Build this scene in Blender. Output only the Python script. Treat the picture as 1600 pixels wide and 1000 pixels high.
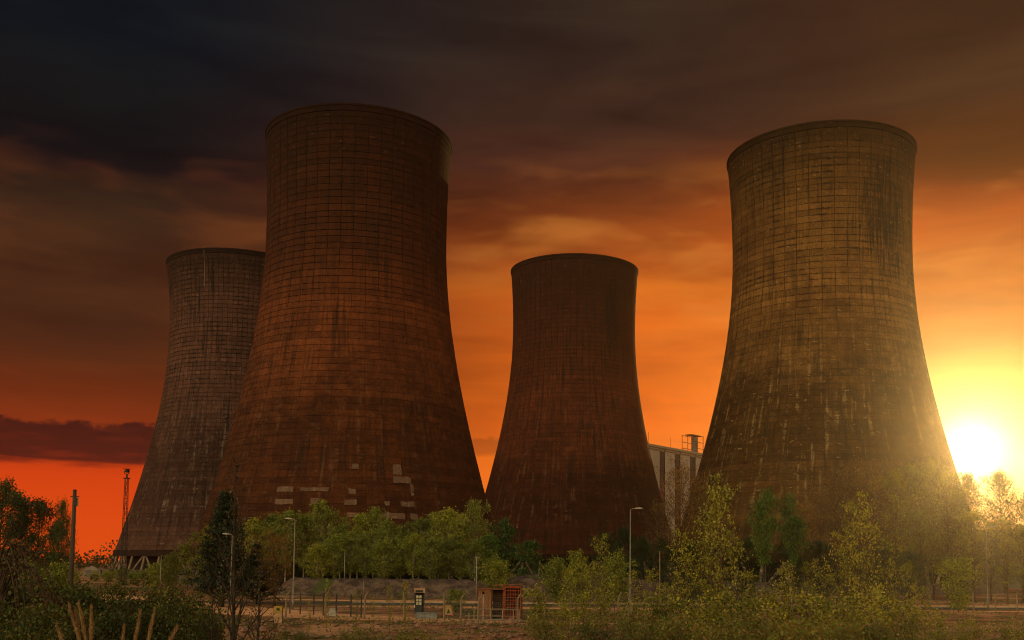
import bpy, math, random
import numpy as np
from mathutils import Vector, Matrix

sc = bpy.context.scene
for o in list(bpy.data.objects):
    bpy.data.objects.remove(o)
C = sc.collection
PI = math.pi

# ------------------------------------------------------------------ camera
F, PITCH, ROLL, CX, CY, HC = 1586.62, 0.068762, 0.01074, 832.72, 769.07, 6.18   # px of a 1600 x 1000 frame
cam_d = bpy.data.cameras.new('camera')
cam = bpy.data.objects.new('camera', cam_d)
C.objects.link(cam)
cam_d.sensor_fit = 'HORIZONTAL'
cam_d.sensor_width = 36.0
cam_d.lens = 36.0 * F / 1600
cam_d.shift_x = -(CX - 800) / 1600
cam_d.shift_y = (CY - 500) / 1600
cam_d.clip_start = 0.1
cam_d.clip_end = 6000
cam.matrix_world = Matrix.Translation((0, 0, HC)) @ Matrix.Rotation(PI / 2 + PITCH, 4, 'X') @ Matrix.Rotation(ROLL, 4, 'Z')
sc.camera = cam

# ------------------------------------------------------------------ sky, sun, exposure
SUN_EL, SUN_AZ = math.radians(6.1), math.radians(23.5)        # azimuth east of +Y (the way the camera looks)
SUN = Vector((math.sin(SUN_AZ) * math.cos(SUN_EL), math.cos(SUN_AZ) * math.cos(SUN_EL), math.sin(SUN_EL)))
SKY_BACK = 0.95
SUN_STRENGTH = 1.3
HAZE_DENSITY = 0.00018
HAZE_G = 0.92


def lin(c):
    out = []
    for v in c:
        v = v / 255.0
        out.append(v / 12.92 if v <= 0.04045 else ((v + 0.055) / 1.055) ** 2.4)
    return out


class Nodes:
    """small helper for node trees"""
    def __init__(self, tree):
        self.t = tree

    def put(self, sock, v):
        if v is None:
            return
        if isinstance(v, bpy.types.NodeSocket):
            self.t.links.new(v, sock)
        elif isinstance(v, (tuple, list)):
            if len(v) == 3 and sock.type == 'RGBA':
                v = (*v, 1)
            sock.default_value = v
        else:
            sock.default_value = v

    def node(self, kind, **props):
        n = self.t.nodes.new(kind)
        for k, v in props.items():
            setattr(n, k, v)
        return n

    def m(self, op, a, b=None, c=None, clamp=False):
        n = self.node('ShaderNodeMath', operation=op, use_clamp=clamp)
        for i, v in enumerate((a, b, c)):
            self.put(n.inputs[i], v)
        return n.outputs[0]

    def smooth(self, v, a, b, lo=0.0, hi=1.0):
        n = self.node('ShaderNodeMapRange', interpolation_type='SMOOTHSTEP')
        for i, q in enumerate((v, a, b, lo, hi)):
            self.put(n.inputs[i], q)
        return n.outputs[0]

    def mix(self, f, a, b, blend='MIX'):
        n = self.node('ShaderNodeMix', data_type='RGBA', blend_type=blend)
        self.put(n.inputs[0], f)
        self.put(n.inputs[6], a)
        self.put(n.inputs[7], b)
        return n.outputs[2]

    def ramp(self, v, stops, interp='LINEAR'):
        n = self.node('ShaderNodeValToRGB')
        r = n.color_ramp
        r.interpolation = interp
        while len(r.elements) > 1:
            r.elements.remove(r.elements[0])
        for i, (p, c) in enumerate(stops):
            if not isinstance(c, (tuple, list)):
                c = (c, c, c)
            e = r.elements[0] if i == 0 else r.elements.new(p)
            e.position = p
            e.color = (*c[:3], 1)
        self.put(n.inputs[0], v)
        return n.outputs[0]

    def vec(self, x, y, z=0.0):
        n = self.node('ShaderNodeCombineXYZ')
        for i, v in enumerate((x, y, z)):
            self.put(n.inputs[i], v)
        return n.outputs[0]

    def noise(self, v, scale=1.0, detail=3.0, rough=0.55, dist=0.0):
        n = self.node('ShaderNodeTexNoise')
        self.put(n.inputs['Vector'], v)
        n.inputs['Scale'].default_value = scale
        n.inputs['Detail'].default_value = detail
        n.inputs['Roughness'].default_value = rough
        n.inputs['Distortion'].default_value = dist
        return n.outputs[0]


world = bpy.data.worlds.new('World')
sc.world = world
world.use_nodes = True
wt = world.node_tree
wt.nodes.clear()
g = Nodes(wt)
sep = g.node('ShaderNodeSeparateXYZ')
tc = g.node('ShaderNodeTexCoord')
wt.links.new(tc.outputs['Generated'], sep.inputs[0])
dx, dy, dz = sep.outputs
hor = g.m('MAXIMUM', g.m('SQRT', g.m('ADD', g.m('MULTIPLY', dx, dx), g.m('MULTIPLY', dy, dy))), 1e-4)
tz = g.m('DIVIDE', dz, hor)                                       # tangent of the elevation
sh = math.hypot(SUN.x, SUN.y)
cosd = g.m('DIVIDE', g.m('ADD', g.m('MULTIPLY', dx, SUN.x / sh), g.m('MULTIPLY', dy, SUN.y / sh)), hor)
delta = g.m('ARCCOSINE', g.m('MINIMUM', g.m('MAXIMUM', cosd, -1.0), 1.0))   # azimuth away from the sun
az = g.m('ARCTAN2', dx, dy)
theta = g.m('ARCCOSINE', g.m('MINIMUM', g.m('ADD', g.m('MULTIPLY', dx, SUN.x), g.m('ADD', g.m('MULTIPLY', dy, SUN.y), g.m('MULTIPLY', dz, SUN.z))), 1.0))
# cloud layers are long horizontal streaks: noise stretched in azimuth
n1 = g.noise(g.vec(g.m('MULTIPLY', az, 2.2), g.m('MULTIPLY', tz, 11.0), 3.1), 1.0, 3.0, 0.55, 0.4)
n2 = g.noise(g.vec(g.m('MULTIPLY', az, 5.0), g.m('MULTIPLY', tz, 42.0), 9.4), 1.0, 2.0, 0.5, 0.6)
warp = g.m('ADD', g.m('MULTIPLY', g.m('SUBTRACT', n1, 0.5), 0.085), g.m('MULTIPLY', g.m('SUBTRACT', n2, 0.5), 0.016))
wamt = g.smooth(tz, 0.02, 0.22)
tw = g.m('ADD', tz, g.m('MULTIPLY', warp, wamt))
u = g.m('DIVIDE', tw, 0.62, clamp=True)


def stops(rows):
    return [(min(1, t / 0.62), lin(c)) for t, c in sorted(rows)]


R_ = stops([(0.5, (62, 36, 25)), (0.445, (66, 38, 26)), (0.389, (96, 40, 14)), (0.36, (118, 45, 13)), (0.332, (150, 58, 14)), (0.304, (185, 79, 19)), (0.264, (196, 95, 22)), (0.218, (205, 101, 22)), (0.162, (215, 106, 22)), (0.105, (225, 112, 23)), (0, (228, 115, 24))])
M_ = stops([(0.555, (50, 36, 29)), (0.49, (53, 36, 29)), (0.447, (62, 38, 29)), (0.41, (82, 43, 30)), (0.366, (110, 52, 24)), (0.334, (136, 63, 25)), (0.303, (167, 78, 26)), (0.271, (201, 100, 28)), (0.24, (201, 92, 26)), (0.177, (223, 103, 24)), (0.139, (235, 104, 23)), (0.088, (255, 125, 30)), (0, (255, 126, 30))])
L_ = stops([(0.5, (16, 21, 28)), (0.442, (18, 19, 23)), (0.384, (17, 15, 18)), (0.361, (24, 17, 20)), (0.347, (40, 26, 21)), (0.315, (56, 35, 23)), (0.27, (74, 42, 24)), (0.212, (66, 35, 21)), (0.178, (78, 37, 19)), (0.143, (104, 41, 17)), (0.12, (132, 48, 18)), (0.092, (190, 55, 16)), (0.0746, (220, 67, 16)), (0.0115, (231, 79, 18)), (0, (231, 79, 18))])
cR, cM, cL = g.ramp(u, R_), g.ramp(u, M_), g.ramp(u, L_)
rad = math.radians
sky = g.mix(g.smooth(delta, rad(2), rad(20)), cR, cM)
sky = g.mix(g.smooth(delta, rad(17), rad(46)), sky, cL)
# broad soft cloud layers, denser and thinner, with finer streaks in them
n3 = g.noise(g.vec(g.m('MULTIPLY', az, 3.2), g.m('MULTIPLY', tz, 13.0), 37.0), 1.0, 4.0, 0.52, 0.6)
n4 = g.noise(g.vec(g.m('ADD', g.m('MULTIPLY', az, 7.0), g.m('MULTIPLY', tz, 9.0)), g.m('MULTIPLY', tz, 40.0), 52.0), 1.0, 2.0, 0.55, 0.7)
lay = g.m('ADD', g.m('MULTIPLY', n3, 0.8), g.m('MULTIPLY', n4, 0.2))
layc = g.ramp(lay, [(0.32, (.62, .56, .60)), (0.47, (.95, .92, .93)), (0.56, (1.12, 1.12, 1.04)), (0.70, (1.40, 1.45, 1.2))])
sky = g.mix(g.smooth(tz, 0.06, 0.17), sky, g.mix(1.0, sky, layc, 'MULTIPLY'))
# thin bright wisps at middle height
wis = g.noise(g.vec(g.m('MULTIPLY', az, 7.0), g.m('MULTIPLY', tz, 24.0), 21.7), 1.0, 3.0, 0.5, 0.35)
wis = g.m('MULTIPLY', g.smooth(wis, 0.50, 0.74), g.m('MULTIPLY', g.smooth(tz, 0.20, 0.27), g.smooth(tz, 0.42, 0.33)))
sky = g.mix(g.m('MULTIPLY', wis, 0.5), sky, g.mix(g.smooth(delta, rad(8), rad(45)), lin((235, 140, 55)), lin((105, 55, 28))))
# the low dark cloud bank with its billowing top
bump = g.noise(g.vec(g.m('MULTIPLY', az, 38.0), g.m('MULTIPLY', tz, 60.0), 4.2), 1.0, 4.0, 0.65)
rag = g.noise(g.vec(g.m('MULTIPLY', az, 14.0), g.m('MULTIPLY', tz, 90.0), 14.2), 1.0, 3.0, 0.6)
top = g.m('ADD', 0.108, g.m('MULTIPLY', bump, 0.026))
bbot = g.m('ADD', g.smooth(delta, rad(26), rad(46), 0.104, 0.085), g.m('MULTIPLY', g.m('SUBTRACT', rag, 0.5), 0.02))
bank = g.m('MULTIPLY', g.smooth(tz, g.m('ADD', top, 0.003), g.m('SUBTRACT', top, 0.003)), g.smooth(tz, g.m('SUBTRACT', bbot, 0.005), g.m('ADD', bbot, 0.005)))
bank = g.m('MULTIPLY', bank, g.m('ADD', g.smooth(delta, rad(18), rad(26), 0.0, 0.38), g.smooth(delta, rad(27), rad(38), 0.0, 0.58)))
bank = g.m('MULTIPLY', bank, g.smooth(delta, rad(110), rad(70)))
sky = g.mix(g.m('MULTIPLY', bank, g.smooth(rag, 0.2, 0.5, 0.75, 1.0)), sky, lin((46, 18, 19)))
# the rest of the sky, behind the camera: clear dusk
nish = g.node('ShaderNodeTexSky', sky_type='NISHITA')
nish.sun_disc = False
nish.sun_elevation = SUN_EL
nish.sun_rotation = SUN_AZ
nish.air_density = 1.6
nish.dust_density = 2.0
back = g.mix(1.0, nish.outputs[0], (SKY_BACK, SKY_BACK * .72, SKY_BACK * .46, 1), 'MULTIPLY')
sky = g.mix(g.smooth(delta, rad(72), rad(140)), sky, back)
# glow round the sun


def glow(width, amp, col, p=1.0):
    e = g.m('MULTIPLY', g.m('EXPONENT', g.m('MULTIPLY', g.m('POWER', g.m('DIVIDE', theta, rad(width)), p), -1.0)), amp)
    return g.mix(1.0, g.vec(e, e, e), (*col, 1), 'MULTIPLY')


for w_, a_, c_, p_ in ((0.7, 6.0, (1, .88, .5), 1.25), (3.4, .50, (1, .72, .22), 1.0), (6.5, .16, (1, .52, .07), 1.0)):
    sky = g.mix(1.0, sky, glow(w_, a_, c_, p_), 'ADD')
bg = g.node('ShaderNodeBackground')
wt.links.new(sky, bg.inputs['Color'])
bg.inputs['Strength'].default_value = 1.0
wo = g.node('ShaderNodeOutputWorld')
wt.links.new(bg.outputs[0], wo.inputs[0])

world.cycles.sampling_method = 'MANUAL'
world.cycles.sample_map_resolution = 1024

sun_d = bpy.data.lights.new('sun', 'SUN')
sun_d.energy = SUN_STRENGTH
sun_d.angle = rad(0.6)
sun_d.color = (1.0, 0.58, 0.17)
sun = bpy.data.objects.new('sun', sun_d)
C.objects.link(sun)
sun.location = (200, 400, 150)
sun.rotation_euler = (-SUN).to_track_quat('-Z', 'Y').to_euler()

sc.view_settings.view_transform = 'Standard'
sc.view_settings.look = 'None'
sc.view_settings.exposure = 0.0
sc.view_settings.gamma = 1.0
sc.view_settings.use_curve_mapping = False
sc.render.engine = 'CYCLES'
sc.cycles.use_denoising = True
sc.cycles.filter_width = 1.1
sc.cycles.max_bounces = 4
sc.cycles.diffuse_bounces = 2
sc.cycles.transmission_bounces = 4
sc.cycles.volume_bounces = 0
sc.cycles.transparent_max_bounces = 8

# ------------------------------------------------------------------ helpers


def unproject(px, py, d):
    """world point seen at pixel (of 1600 x 1000) at the distance d along +Y"""
    X, Y = px - CX, py - CY
    c, s = math.cos(ROLL), math.sin(ROLL)
    x, y = c * X + s * Y, -s * X + c * Y
    cp, sp = math.cos(PITCH), math.sin(PITCH)
    v = (x / F, cp + y / F * sp, sp - y / F * cp)
    k = d / v[1]
    return Vector((v[0] * k, d, HC + v[2] * k))


def project(P):
    P = np.asarray(P, float)
    x, y, z = P[..., 0], P[..., 1], P[..., 2] - HC
    cp, sp = math.cos(PITCH), math.sin(PITCH)
    d, q = y * cp + z * sp, -y * sp + z * cp
    X, Y = x / d * F, -q / d * F
    c, s = math.cos(ROLL), math.sin(ROLL)
    return CX + c * X - s * Y, CY + s * X + c * Y


def gz(x, y):
    """height of the ground"""
    k = np.interp(y, [-200, 0, 20, 40, 60, 78, 2000], [4.6, 4.6, 3.2, 1.6, 0.45, 0.0, 0.0])
    w = np.interp(y, [60, 76, 92, 101], [0, 1, 1, 0])
    b = 0.5 + 0.5 * np.sin(x * 0.31 + 1.3 * np.sin(y * 0.23)) * np.sin(y * 0.37 + x * 0.11 + 0.7)
    b = b + 0.3 * np.sin(x * 0.9 + y * 0.5) * np.sin(y * 1.1 - x * 0.4)
    return k + w * 0.45 * b


def tag(o, label=None, cat=None, group=None, kind=None):
    if label:
        o['label'] = label
    if cat:
        o['category'] = cat
    if group:
        o['group'] = group
    if kind:
        o['kind'] = kind
    return o


def empty(name, loc=(0, 0, 0), rz=0.0):
    o = bpy.data.objects.new(name, None)
    o.empty_display_size = 0.5
    C.objects.link(o)
    o.location = loc
    o.rotation_euler = (0, 0, rz)
    return o


def link(name, mesh, parent=None, loc=None, rot=None, scale=None):
    o = bpy.data.objects.new(name, mesh)
    C.objects.link(o)
    if parent is not None:
        o.parent = parent
    if loc is not None:
        o.location = loc
    if rot is not None:
        o.rotation_euler = rot
    if scale is not None:
        o.scale = scale
    return o


class MB:
    """collects vertices and faces"""
    def __init__(self):
        self.v, self.f, self.n = [], [], 0

    def add(self, verts, faces):
        verts = np.asarray(verts, float)
        self.v.append(verts)
        self.f.extend([tuple(i + self.n for i in f) for f in faces])
        self.n += len(verts)
        return self

    def box(self, c, s, rz=0.0, taper=1.0):
        hx, hy, hz = s[0] / 2, s[1] / 2, s[2] / 2
        V = []
        for z, k in ((-hz, 1.0), (hz, taper)):
            for x, y in ((-hx, -hy), (hx, -hy), (hx, hy), (-hx, hy)):
                x, y = x * k, y * k
                V.append((c[0] + x * math.cos(rz) - y * math.sin(rz), c[1] + x * math.sin(rz) + y * math.cos(rz), c[2] + z))
        return self.add(V, [(3, 2, 1, 0), (4, 5, 6, 7), (0, 1, 5, 4), (1, 2, 6, 5), (2, 3, 7, 6), (3, 0, 4, 7)])

    def tube(self, pts, radii, sides=6, cap=True):
        pts = [Vector(p) for p in pts]
        if not hasattr(radii, '__len__'):
            radii = [radii] * len(pts)
        V, Fc = [], []
        for i, p in enumerate(pts):
            d = pts[min(i + 1, len(pts) - 1)] - pts[max(i - 1, 0)]
            if d.length < 1e-9:
                d = Vector((0, 0, 1))
            d.normalize()
            a = d.cross(Vector((0, 0, 1)) if abs(d.z) < 0.9 else Vector((1, 0, 0))).normalized()
            b = d.cross(a)
            for k in range(sides):
                t = 2 * PI * k / sides
                V.append(p + (a * math.cos(t) + b * math.sin(t)) * radii[i])
        for i in range(len(pts) - 1):
            for k in range(sides):
                k2 = (k + 1) % sides
                Fc.append((i * sides + k, i * sides + k2, (i + 1) * sides + k2, (i + 1) * sides + k))
        if cap:
            Fc.append(tuple(range(sides))[::-1])
            Fc.append(tuple((len(pts) - 1) * sides + k for k in range(sides)))
        return self.add([tuple(v) for v in V], Fc)

    def bar(self, a, b, w, h=None):
        """square bar from a to b"""
        return self.tube([a, b], [w * 0.707, w * 0.707], 4)

    def quads(self, V):
        """V: n x 4 x 3"""
        V = np.asarray(V, float)
        n = len(V)
        base = self.n
        self.v.append(V.reshape(-1, 3))
        idx = np.arange(n * 4).reshape(n, 4) + base
        self.f.extend(map(tuple, idx.tolist()))
        self.n += n * 4
        return self

    def mesh(self, name, mat, smooth=False):
        me = bpy.data.meshes.new(name)
        me.from_pydata(np.concatenate(self.v).tolist() if self.v else [], [], self.f)
        if mat is not None:
            me.materials.append(mat)
        if smooth:
            me.polygons.foreach_set('use_smooth', [True] * len(me.polygons))
        me.update()
        return me

    def build(self, name, mat, parent=None, smooth=False, **k):
        return link(name, self.mesh(name, mat, smooth), parent, **k)


# ------------------------------------------------------------------ materials
MATS = {}


def new_mat(name):
    m = bpy.data.materials.new(name)
    m.use_nodes = True
    m.node_tree.nodes.clear()
    q = Nodes(m.node_tree)
    out = q.node('ShaderNodeOutputMaterial')
    MATS[name] = m
    return m, q, out


def principled(q, out, col, rough=0.8, bump=None, bump_d=0.05, spec=0.3, metal=0.0):
    p = q.node('ShaderNodeBsdfPrincipled')
    q.put(p.inputs['Base Color'], col)
    q.put(p.inputs['Roughness'], rough)
    p.inputs['Specular IOR Level'].default_value = spec
    p.inputs['Metallic'].default_value = metal
    if bump is not None:
        b = q.node('ShaderNodeBump')
        b.inputs['Distance'].default_value = bump_d
        b.inputs['Strength'].default_value = 0.8
        q.put(b.inputs['Height'], bump)
        q.t.links.new(b.outputs[0], p.inputs['Normal'])
    q.t.links.new(p.outputs[0], out.inputs[0])
    return p


def plain(name, a, b=None, scale=3.0, rough=0.75, metal=0.0, spec=0.3, stretch=(1, 1, 1)):
    """worn surface: two tones mixed by noise in object space"""
    m, q, out = new_mat(name)
    b = b or tuple(x * 0.6 for x in a)
    t = q.node('ShaderNodeTexCoord')
    mp = q.node('ShaderNodeMapping')
    mp.inputs['Scale'].default_value = stretch
    q.t.links.new(t.outputs['Object'], mp.inputs[0])
    n = q.noise(mp.outputs[0], scale, 4.0, 0.6)
    n2 = q.noise(mp.outputs[0], scale * 6, 3.0, 0.6)
    f = q.m('ADD', q.m('MULTIPLY', n, 0.7), q.m('MULTIPLY', n2, 0.3))
    principled(q, out, q.mix(q.smooth(f, 0.38, 0.62), b, a), rough, n2, 0.01, spec, metal)
    return m


def leaf_mat(name, cols, trans=0.35, dark=None):
    """leaves: every leaf (island) takes its own tone; light also passes through"""
    m, q, out = new_mat(name)
    geo = q.node('ShaderNodeNewGeometry')
    oi = q.node('ShaderNodeObjectInfo')
    r = geo.outputs['Random Per Island']
    n = len(cols)
    c = q.ramp(r, [(i / max(1, n - 1), cc) for i, cc in enumerate(cols)])
    # clumps differ in tone
    t = q.node('ShaderNodeTexCoord')
    cl = q.noise(t.outputs['Object'], 0.7, 2.0, 0.5)
    c = q.mix(1.0, c, q.ramp(cl, [(0.3, 0.62), (0.7, 1.3)]), 'MULTIPLY')
    c = q.mix(1.0, c, q.ramp(oi.outputs['Random'], [(0.0, (0.62, 0.64, 0.7)), (0.5, (1.0, 1.0, 1.0)), (1.0, (1.35, 1.22, 0.9))]), 'MULTIPLY')
    d = q.node('ShaderNodeBsdfPrincipled')
    q.put(d.inputs['Base Color'], c)
    d.inputs['Roughness'].default_value = 0.55
    d.inputs['Specular IOR Level'].default_value = 0.25
    tr = q.node('ShaderNodeBsdfTranslucent')
    q.put(tr.inputs['Color'], q.mix(1.0, c, (1.15, 1.15, 0.7, 1), 'MULTIPLY'))
    mx = q.node('ShaderNodeMixShader')
    mx.inputs[0].default_value = trans
    q.t.links.new(d.outputs[0], mx.inputs[1])
    q.t.links.new(tr.outputs[0], mx.inputs[2])
    q.t.links.new(mx.outputs[0], out.inputs[0])
    return m


def concrete_mat(name, a, b, stain, pale, zones, streak=0.7, palev=0.5, seed=0.0, joint=False, grime=0.8, blot=None):
    """weathered tower shell; UV is metres round the shell and metres up"""
    m, q, out = new_mat(name)
    uv = q.node('ShaderNodeUVMap', uv_map='UVMap')
    s = q.node('ShaderNodeSeparateXYZ')
    q.t.links.new(uv.outputs[0], s.inputs[0])
    U, V = s.outputs[0], s.outputs[1]
    tone = q.node('ShaderNodeAttribute', attribute_name='tone').outputs['Fac']
    big = q.noise(q.vec(q.m('MULTIPLY', U, 0.07), q.m('MULTIPLY', V, 0.05), seed), 1.0, 4.0, 0.6, 0.3)
    mid = q.noise(q.vec(q.m('MULTIPLY', U, 0.45), q.m('MULTIPLY', V, 0.5), seed + 5), 1.0, 5.0, 0.65, 0.2)
    fine = q.noise(q.vec(q.m('MULTIPLY', U, 2.2), q.m('MULTIPLY', V, 2.2), seed + 9), 1.0, 4.0, 0.7)
    c = q.mix(q.smooth(q.m('ADD', q.m('MULTIPLY', big, 0.55), q.m('MULTIPLY', mid, 0.45)), 0.36, 0.62), a, b)
    # each cast panel has a tone of its own
    c = q.mix(1.0, c, q.ramp(tone, [(0.0, 0.55), (0.5, 0.95), (1.0, 1.45)]), 'MULTIPLY')
    c = q.mix(1.0, c, q.ramp(fine, [(0.28, 0.55), (0.72, 1.38)]), 'MULTIPLY')
    # stain zones up the shell, their edges broken by noise
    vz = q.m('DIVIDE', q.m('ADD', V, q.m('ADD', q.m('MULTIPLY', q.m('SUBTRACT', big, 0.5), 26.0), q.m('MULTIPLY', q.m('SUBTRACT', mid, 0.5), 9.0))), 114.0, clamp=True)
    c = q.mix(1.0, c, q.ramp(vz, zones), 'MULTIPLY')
    # rain streaks running down
    st = q.noise(q.vec(q.m('MULTIPLY', U, 0.85), q.m('MULTIPLY', V, 0.045), seed + 2), 1.0, 4.0, 0.7, 0.05)
    st2 = q.noise(q.vec(q.m('MULTIPLY', U, 2.4), q.m('MULTIPLY', V, 0.12), seed + 3), 1.0, 3.0, 0.6, 0.05)
    jn0 = q.noise(q.vec(q.m('MULTIPLY', U, 0.10), q.m('MULTIPLY', V, 0.04), seed + 71), 1.0, 3.0, 0.6, 0.2)
    mask = q.smooth(q.m('ADD', q.m('MULTIPLY', st, 0.6), q.m('MULTIPLY', st2, 0.4)), 0.46, 0.60)
    where = q.smooth(q.m('ADD', q.m('MULTIPLY', big, 0.5), q.m('MULTIPLY', jn0, 0.5)), 0.42, 0.58)
    c = q.mix(q.m('MULTIPLY', mask, q.m('MULTIPLY', q.m('ADD', q.m('MULTIPLY', where, 0.75), 0.25), streak)), c, stain)
    # grime gathers along the joints, more in some places than others
    pu = q.node('ShaderNodeSeparateXYZ')
    q.t.links.new(q.node('ShaderNodeUVMap', uv_map='PanelUV').outputs[0], pu.inputs[0])
    fu = pu.outputs[0]
    eu = q.m('MINIMUM', fu, q.m('SUBTRACT', 1.0, fu))
    fv = pu.outputs[1]
    ev = q.m('MINIMUM', fv, q.m('SUBTRACT', 1.0, fv))
    jn = q.noise(q.vec(q.m('MULTIPLY', U, 0.16), q.m('MULTIPLY', V, 0.11), seed + 61), 1.0, 4.0, 0.6, 0.2)
    jm = q.m('MULTIPLY', q.m('MULTIPLY', q.smooth(jn, 0.45, 0.68), grime), q.ramp(vz, [(0.15, 0.12), (0.45, 0.3), (0.62, 1.0)]))
    rg = q.noise(q.vec(q.m('MULTIPLY', U, 0.8), q.m('MULTIPLY', V, 0.7), seed + 66), 1.0, 3.0, 0.6)
    gj = q.m('MULTIPLY', q.m('MAXIMUM', q.m('MULTIPLY', q.smooth(eu, 0.11, 0.01), 0.6), q.smooth(ev, 0.28, 0.03)), q.smooth(rg, 0.34, 0.56))
    c = q.mix(q.m('MULTIPLY', gj, jm), c, stain)
    if blot:
        # one large soot stain that has run down from the rim
        u0, v0, du, dv = blot
        bu_ = q.m('POWER', q.m('DIVIDE', q.m('SUBTRACT', U, u0), du), 2.0)
        bv_ = q.m('POWER', q.m('DIVIDE', q.m('SUBTRACT', V, v0), dv), 2.0)
        bl_ = q.m('EXPONENT', q.m('MULTIPLY', q.m('ADD', bu_, bv_), -1.0))
        c = q.mix(q.m('MULTIPLY', q.smooth(q.m('ADD', q.m('MULTIPLY', bl_, 0.22), q.m('ADD', q.m('MULTIPLY', st2, 0.5), q.m('MULTIPLY', mid, 0.4))), 0.52, 0.68), q.m('MULTIPLY', q.smooth(bl_, 0.05, 0.6), 0.8)), c, tuple(x * .45 for x in stain))
    # pale lime streaks and spalled spots
    ps = q.noise(q.vec(q.m('MULTIPLY', U, 1.25), q.m('MULTIPLY', V, 0.06), seed + 31), 1.0, 3.0, 0.6, 0.1)
    pm = q.m('MULTIPLY', q.smooth(ps, 0.52, 0.68), q.m('MULTIPLY', q.smooth(mid, 0.42, 0.58), q.ramp(vz, [(0.05, 0.0), (0.2, 1.0), (0.46, 1.0), (0.58, 0.1)])))
    c = q.mix(q.m('MULTIPLY', pm, palev), c, pale)
    sp = q.noise(q.vec(q.m('MULTIPLY', U, 0.55), q.m('MULTIPLY', V, 1.3), seed + 47), 1.0, 4.0, 0.6)
    c = q.mix(q.m('MULTIPLY', q.smooth(sp, 0.625, 0.70), palev), c, pale)
    if joint:
        c = q.mix(1.0, c, (0.32, 0.30, 0.30, 1), 'MULTIPLY')
    principled(q, out, c, 0.92, q.m('ADD', q.m('MULTIPLY', fine, 0.6), q.m('MULTIPLY', st2, 0.4)), 0.06, 0.15)
    return m


plain('bark', (.10, .075, .055), (.045, .033, .026), 4.0, 0.9)
plain('pale_bark', (.36, .31, .25), (.13, .10, .08), 5.0, 0.85)
plain('twig_bark', (.12, .07, .04), (.06, .035, .022), 5.0, 0.9)
plain('dark_bark', (.05, .036, .028), (.025, .018, .015), 4.0, 0.9)
plain('galvanised', (.30, .26, .22), (.19, .16, .14), 3.0, 0.5, 0.3)
plain('lamp_grey', (.24, .19, .165), (.15, .12, .10), 2.0, 0.55, 0.2)
plain('creosote_wood', (.065, .045, .034), (.03, .022, .018), 3.0, 0.85, stretch=(6, 6, 0.4))
plain('black_steel', (.03, .028, .028), (.015, .014, .014), 3.0, 0.6, 0.2)
plain('post_concrete', (.27, .19, .13), (.16, .11, .075), 4.0, 0.9)
plain('old_concrete', (.13, .095, .075), (.08, .06, .05), 1.2, 0.92)
plain('column_concrete', (.25, .17, .125), (.15, .10, .075), 1.0, 0.92)
plain('grey_slab', (.22, .22, .23), (.12, .12, .13), 2.5, 0.9)
plain('rust', (.25, .05, .02), (.12, .026, .012), 3.0, 0.85)
plain('rust_roof', (.22, .08, .04), (.10, .04, .025), 2.0, 0.85)
plain('tan_board', (.23, .10, .05), (.13, .06, .03), 2.0, 0.8, stretch=(4, 4, 0.5))
plain('pinkish_board', (.40, .25, .20), (.24, .14, .11), 2.0, 0.8, stretch=(4, 4, 0.5))
plain('dark_brick', (.11, .06, .045), (.06, .035, .03), 5.0, 0.9)
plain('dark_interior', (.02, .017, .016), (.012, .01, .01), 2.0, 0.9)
plain('rail_paint', (.32, .23, .14), (.19, .12, .075), 5.0, 0.6)
plain('kiosk_blue', (.016, .022, .030), (.010, .013, .018), 3.0, 0.4)
plain('kiosk_cream', (.40, .23, .14), (.27, .15, .09), 2.5, 0.6)
plain('pane_white', (.55, .50, .40), (.40, .36, .28), 3.0, 0.3)
plain('yellow_plastic', (.34, .22, .03), (.22, .14, .022), 4.0, 0.5)
plain('sign_red', (.45, .16, .10), (.32, .10, .06), 4.0, 0.5)
plain('sign_grey', (.34, .30, .27), (.22, .19, .17), 4.0, 0.6)
plain('mark_black', (.02, .02, .018), (.012, .012, .012), 4.0, 0.7)
plain('cladding', (.46, .40, .36), (.37, .32, .285), 0.12, 0.7, stretch=(2, 2, 0.3))
plain('cladding_edge', (.36, .28, .21), (.32, .27, .22), 0.4, 0.7)
plain('window_frame', (.05, .05, .052), (.03, .03, .03), 1.0, 0.6)
plain('shed_white', (.24, .19, .155), (.16, .13, .105), 0.6, 0.7)
plain('shed_roof', (.26, .22, .20), (.17, .14, .13), 0.5, 0.7)
plain('warehouse_grey', (.17, .15, .13), (.11, .10, .09), 0.3, 0.8)
plain('asphalt', (.075, .066, .06), (.045, .04, .038), 0.6, 0.9)
plain('sand', (.78, .36, .17), (.60, .25, .12), 0.5, 0.95)
plain('kerb_stone', (.40, .32, .25), (.26, .20, .15), 1.0, 0.9)
plain('rubble', (.30, .15, .095), (.14, .075, .055), 1.1, 0.95)
plain('plume', (.32, .19, .095), (.22, .12, .06), 9.0, 0.95, spec=0.05)
plain('dead_cane', (.075, .042, .03), (.035, .022, .018), 6.0, 0.9)
plain('wire', (.22, .19, .16), (.13, .11, .10), 6.0, 0.6, 0.3)
m, q, out = new_mat('glass_dark')
t = q.node('ShaderNodeTexCoord')
principled(q, out, q.ramp(q.noise(t.outputs['Object'], 0.5, 2.0), [(0.3, (.035, .04, .045)), (0.7, (.09, .085, .08))]), 0.12, None, 0, 0.5)

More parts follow.
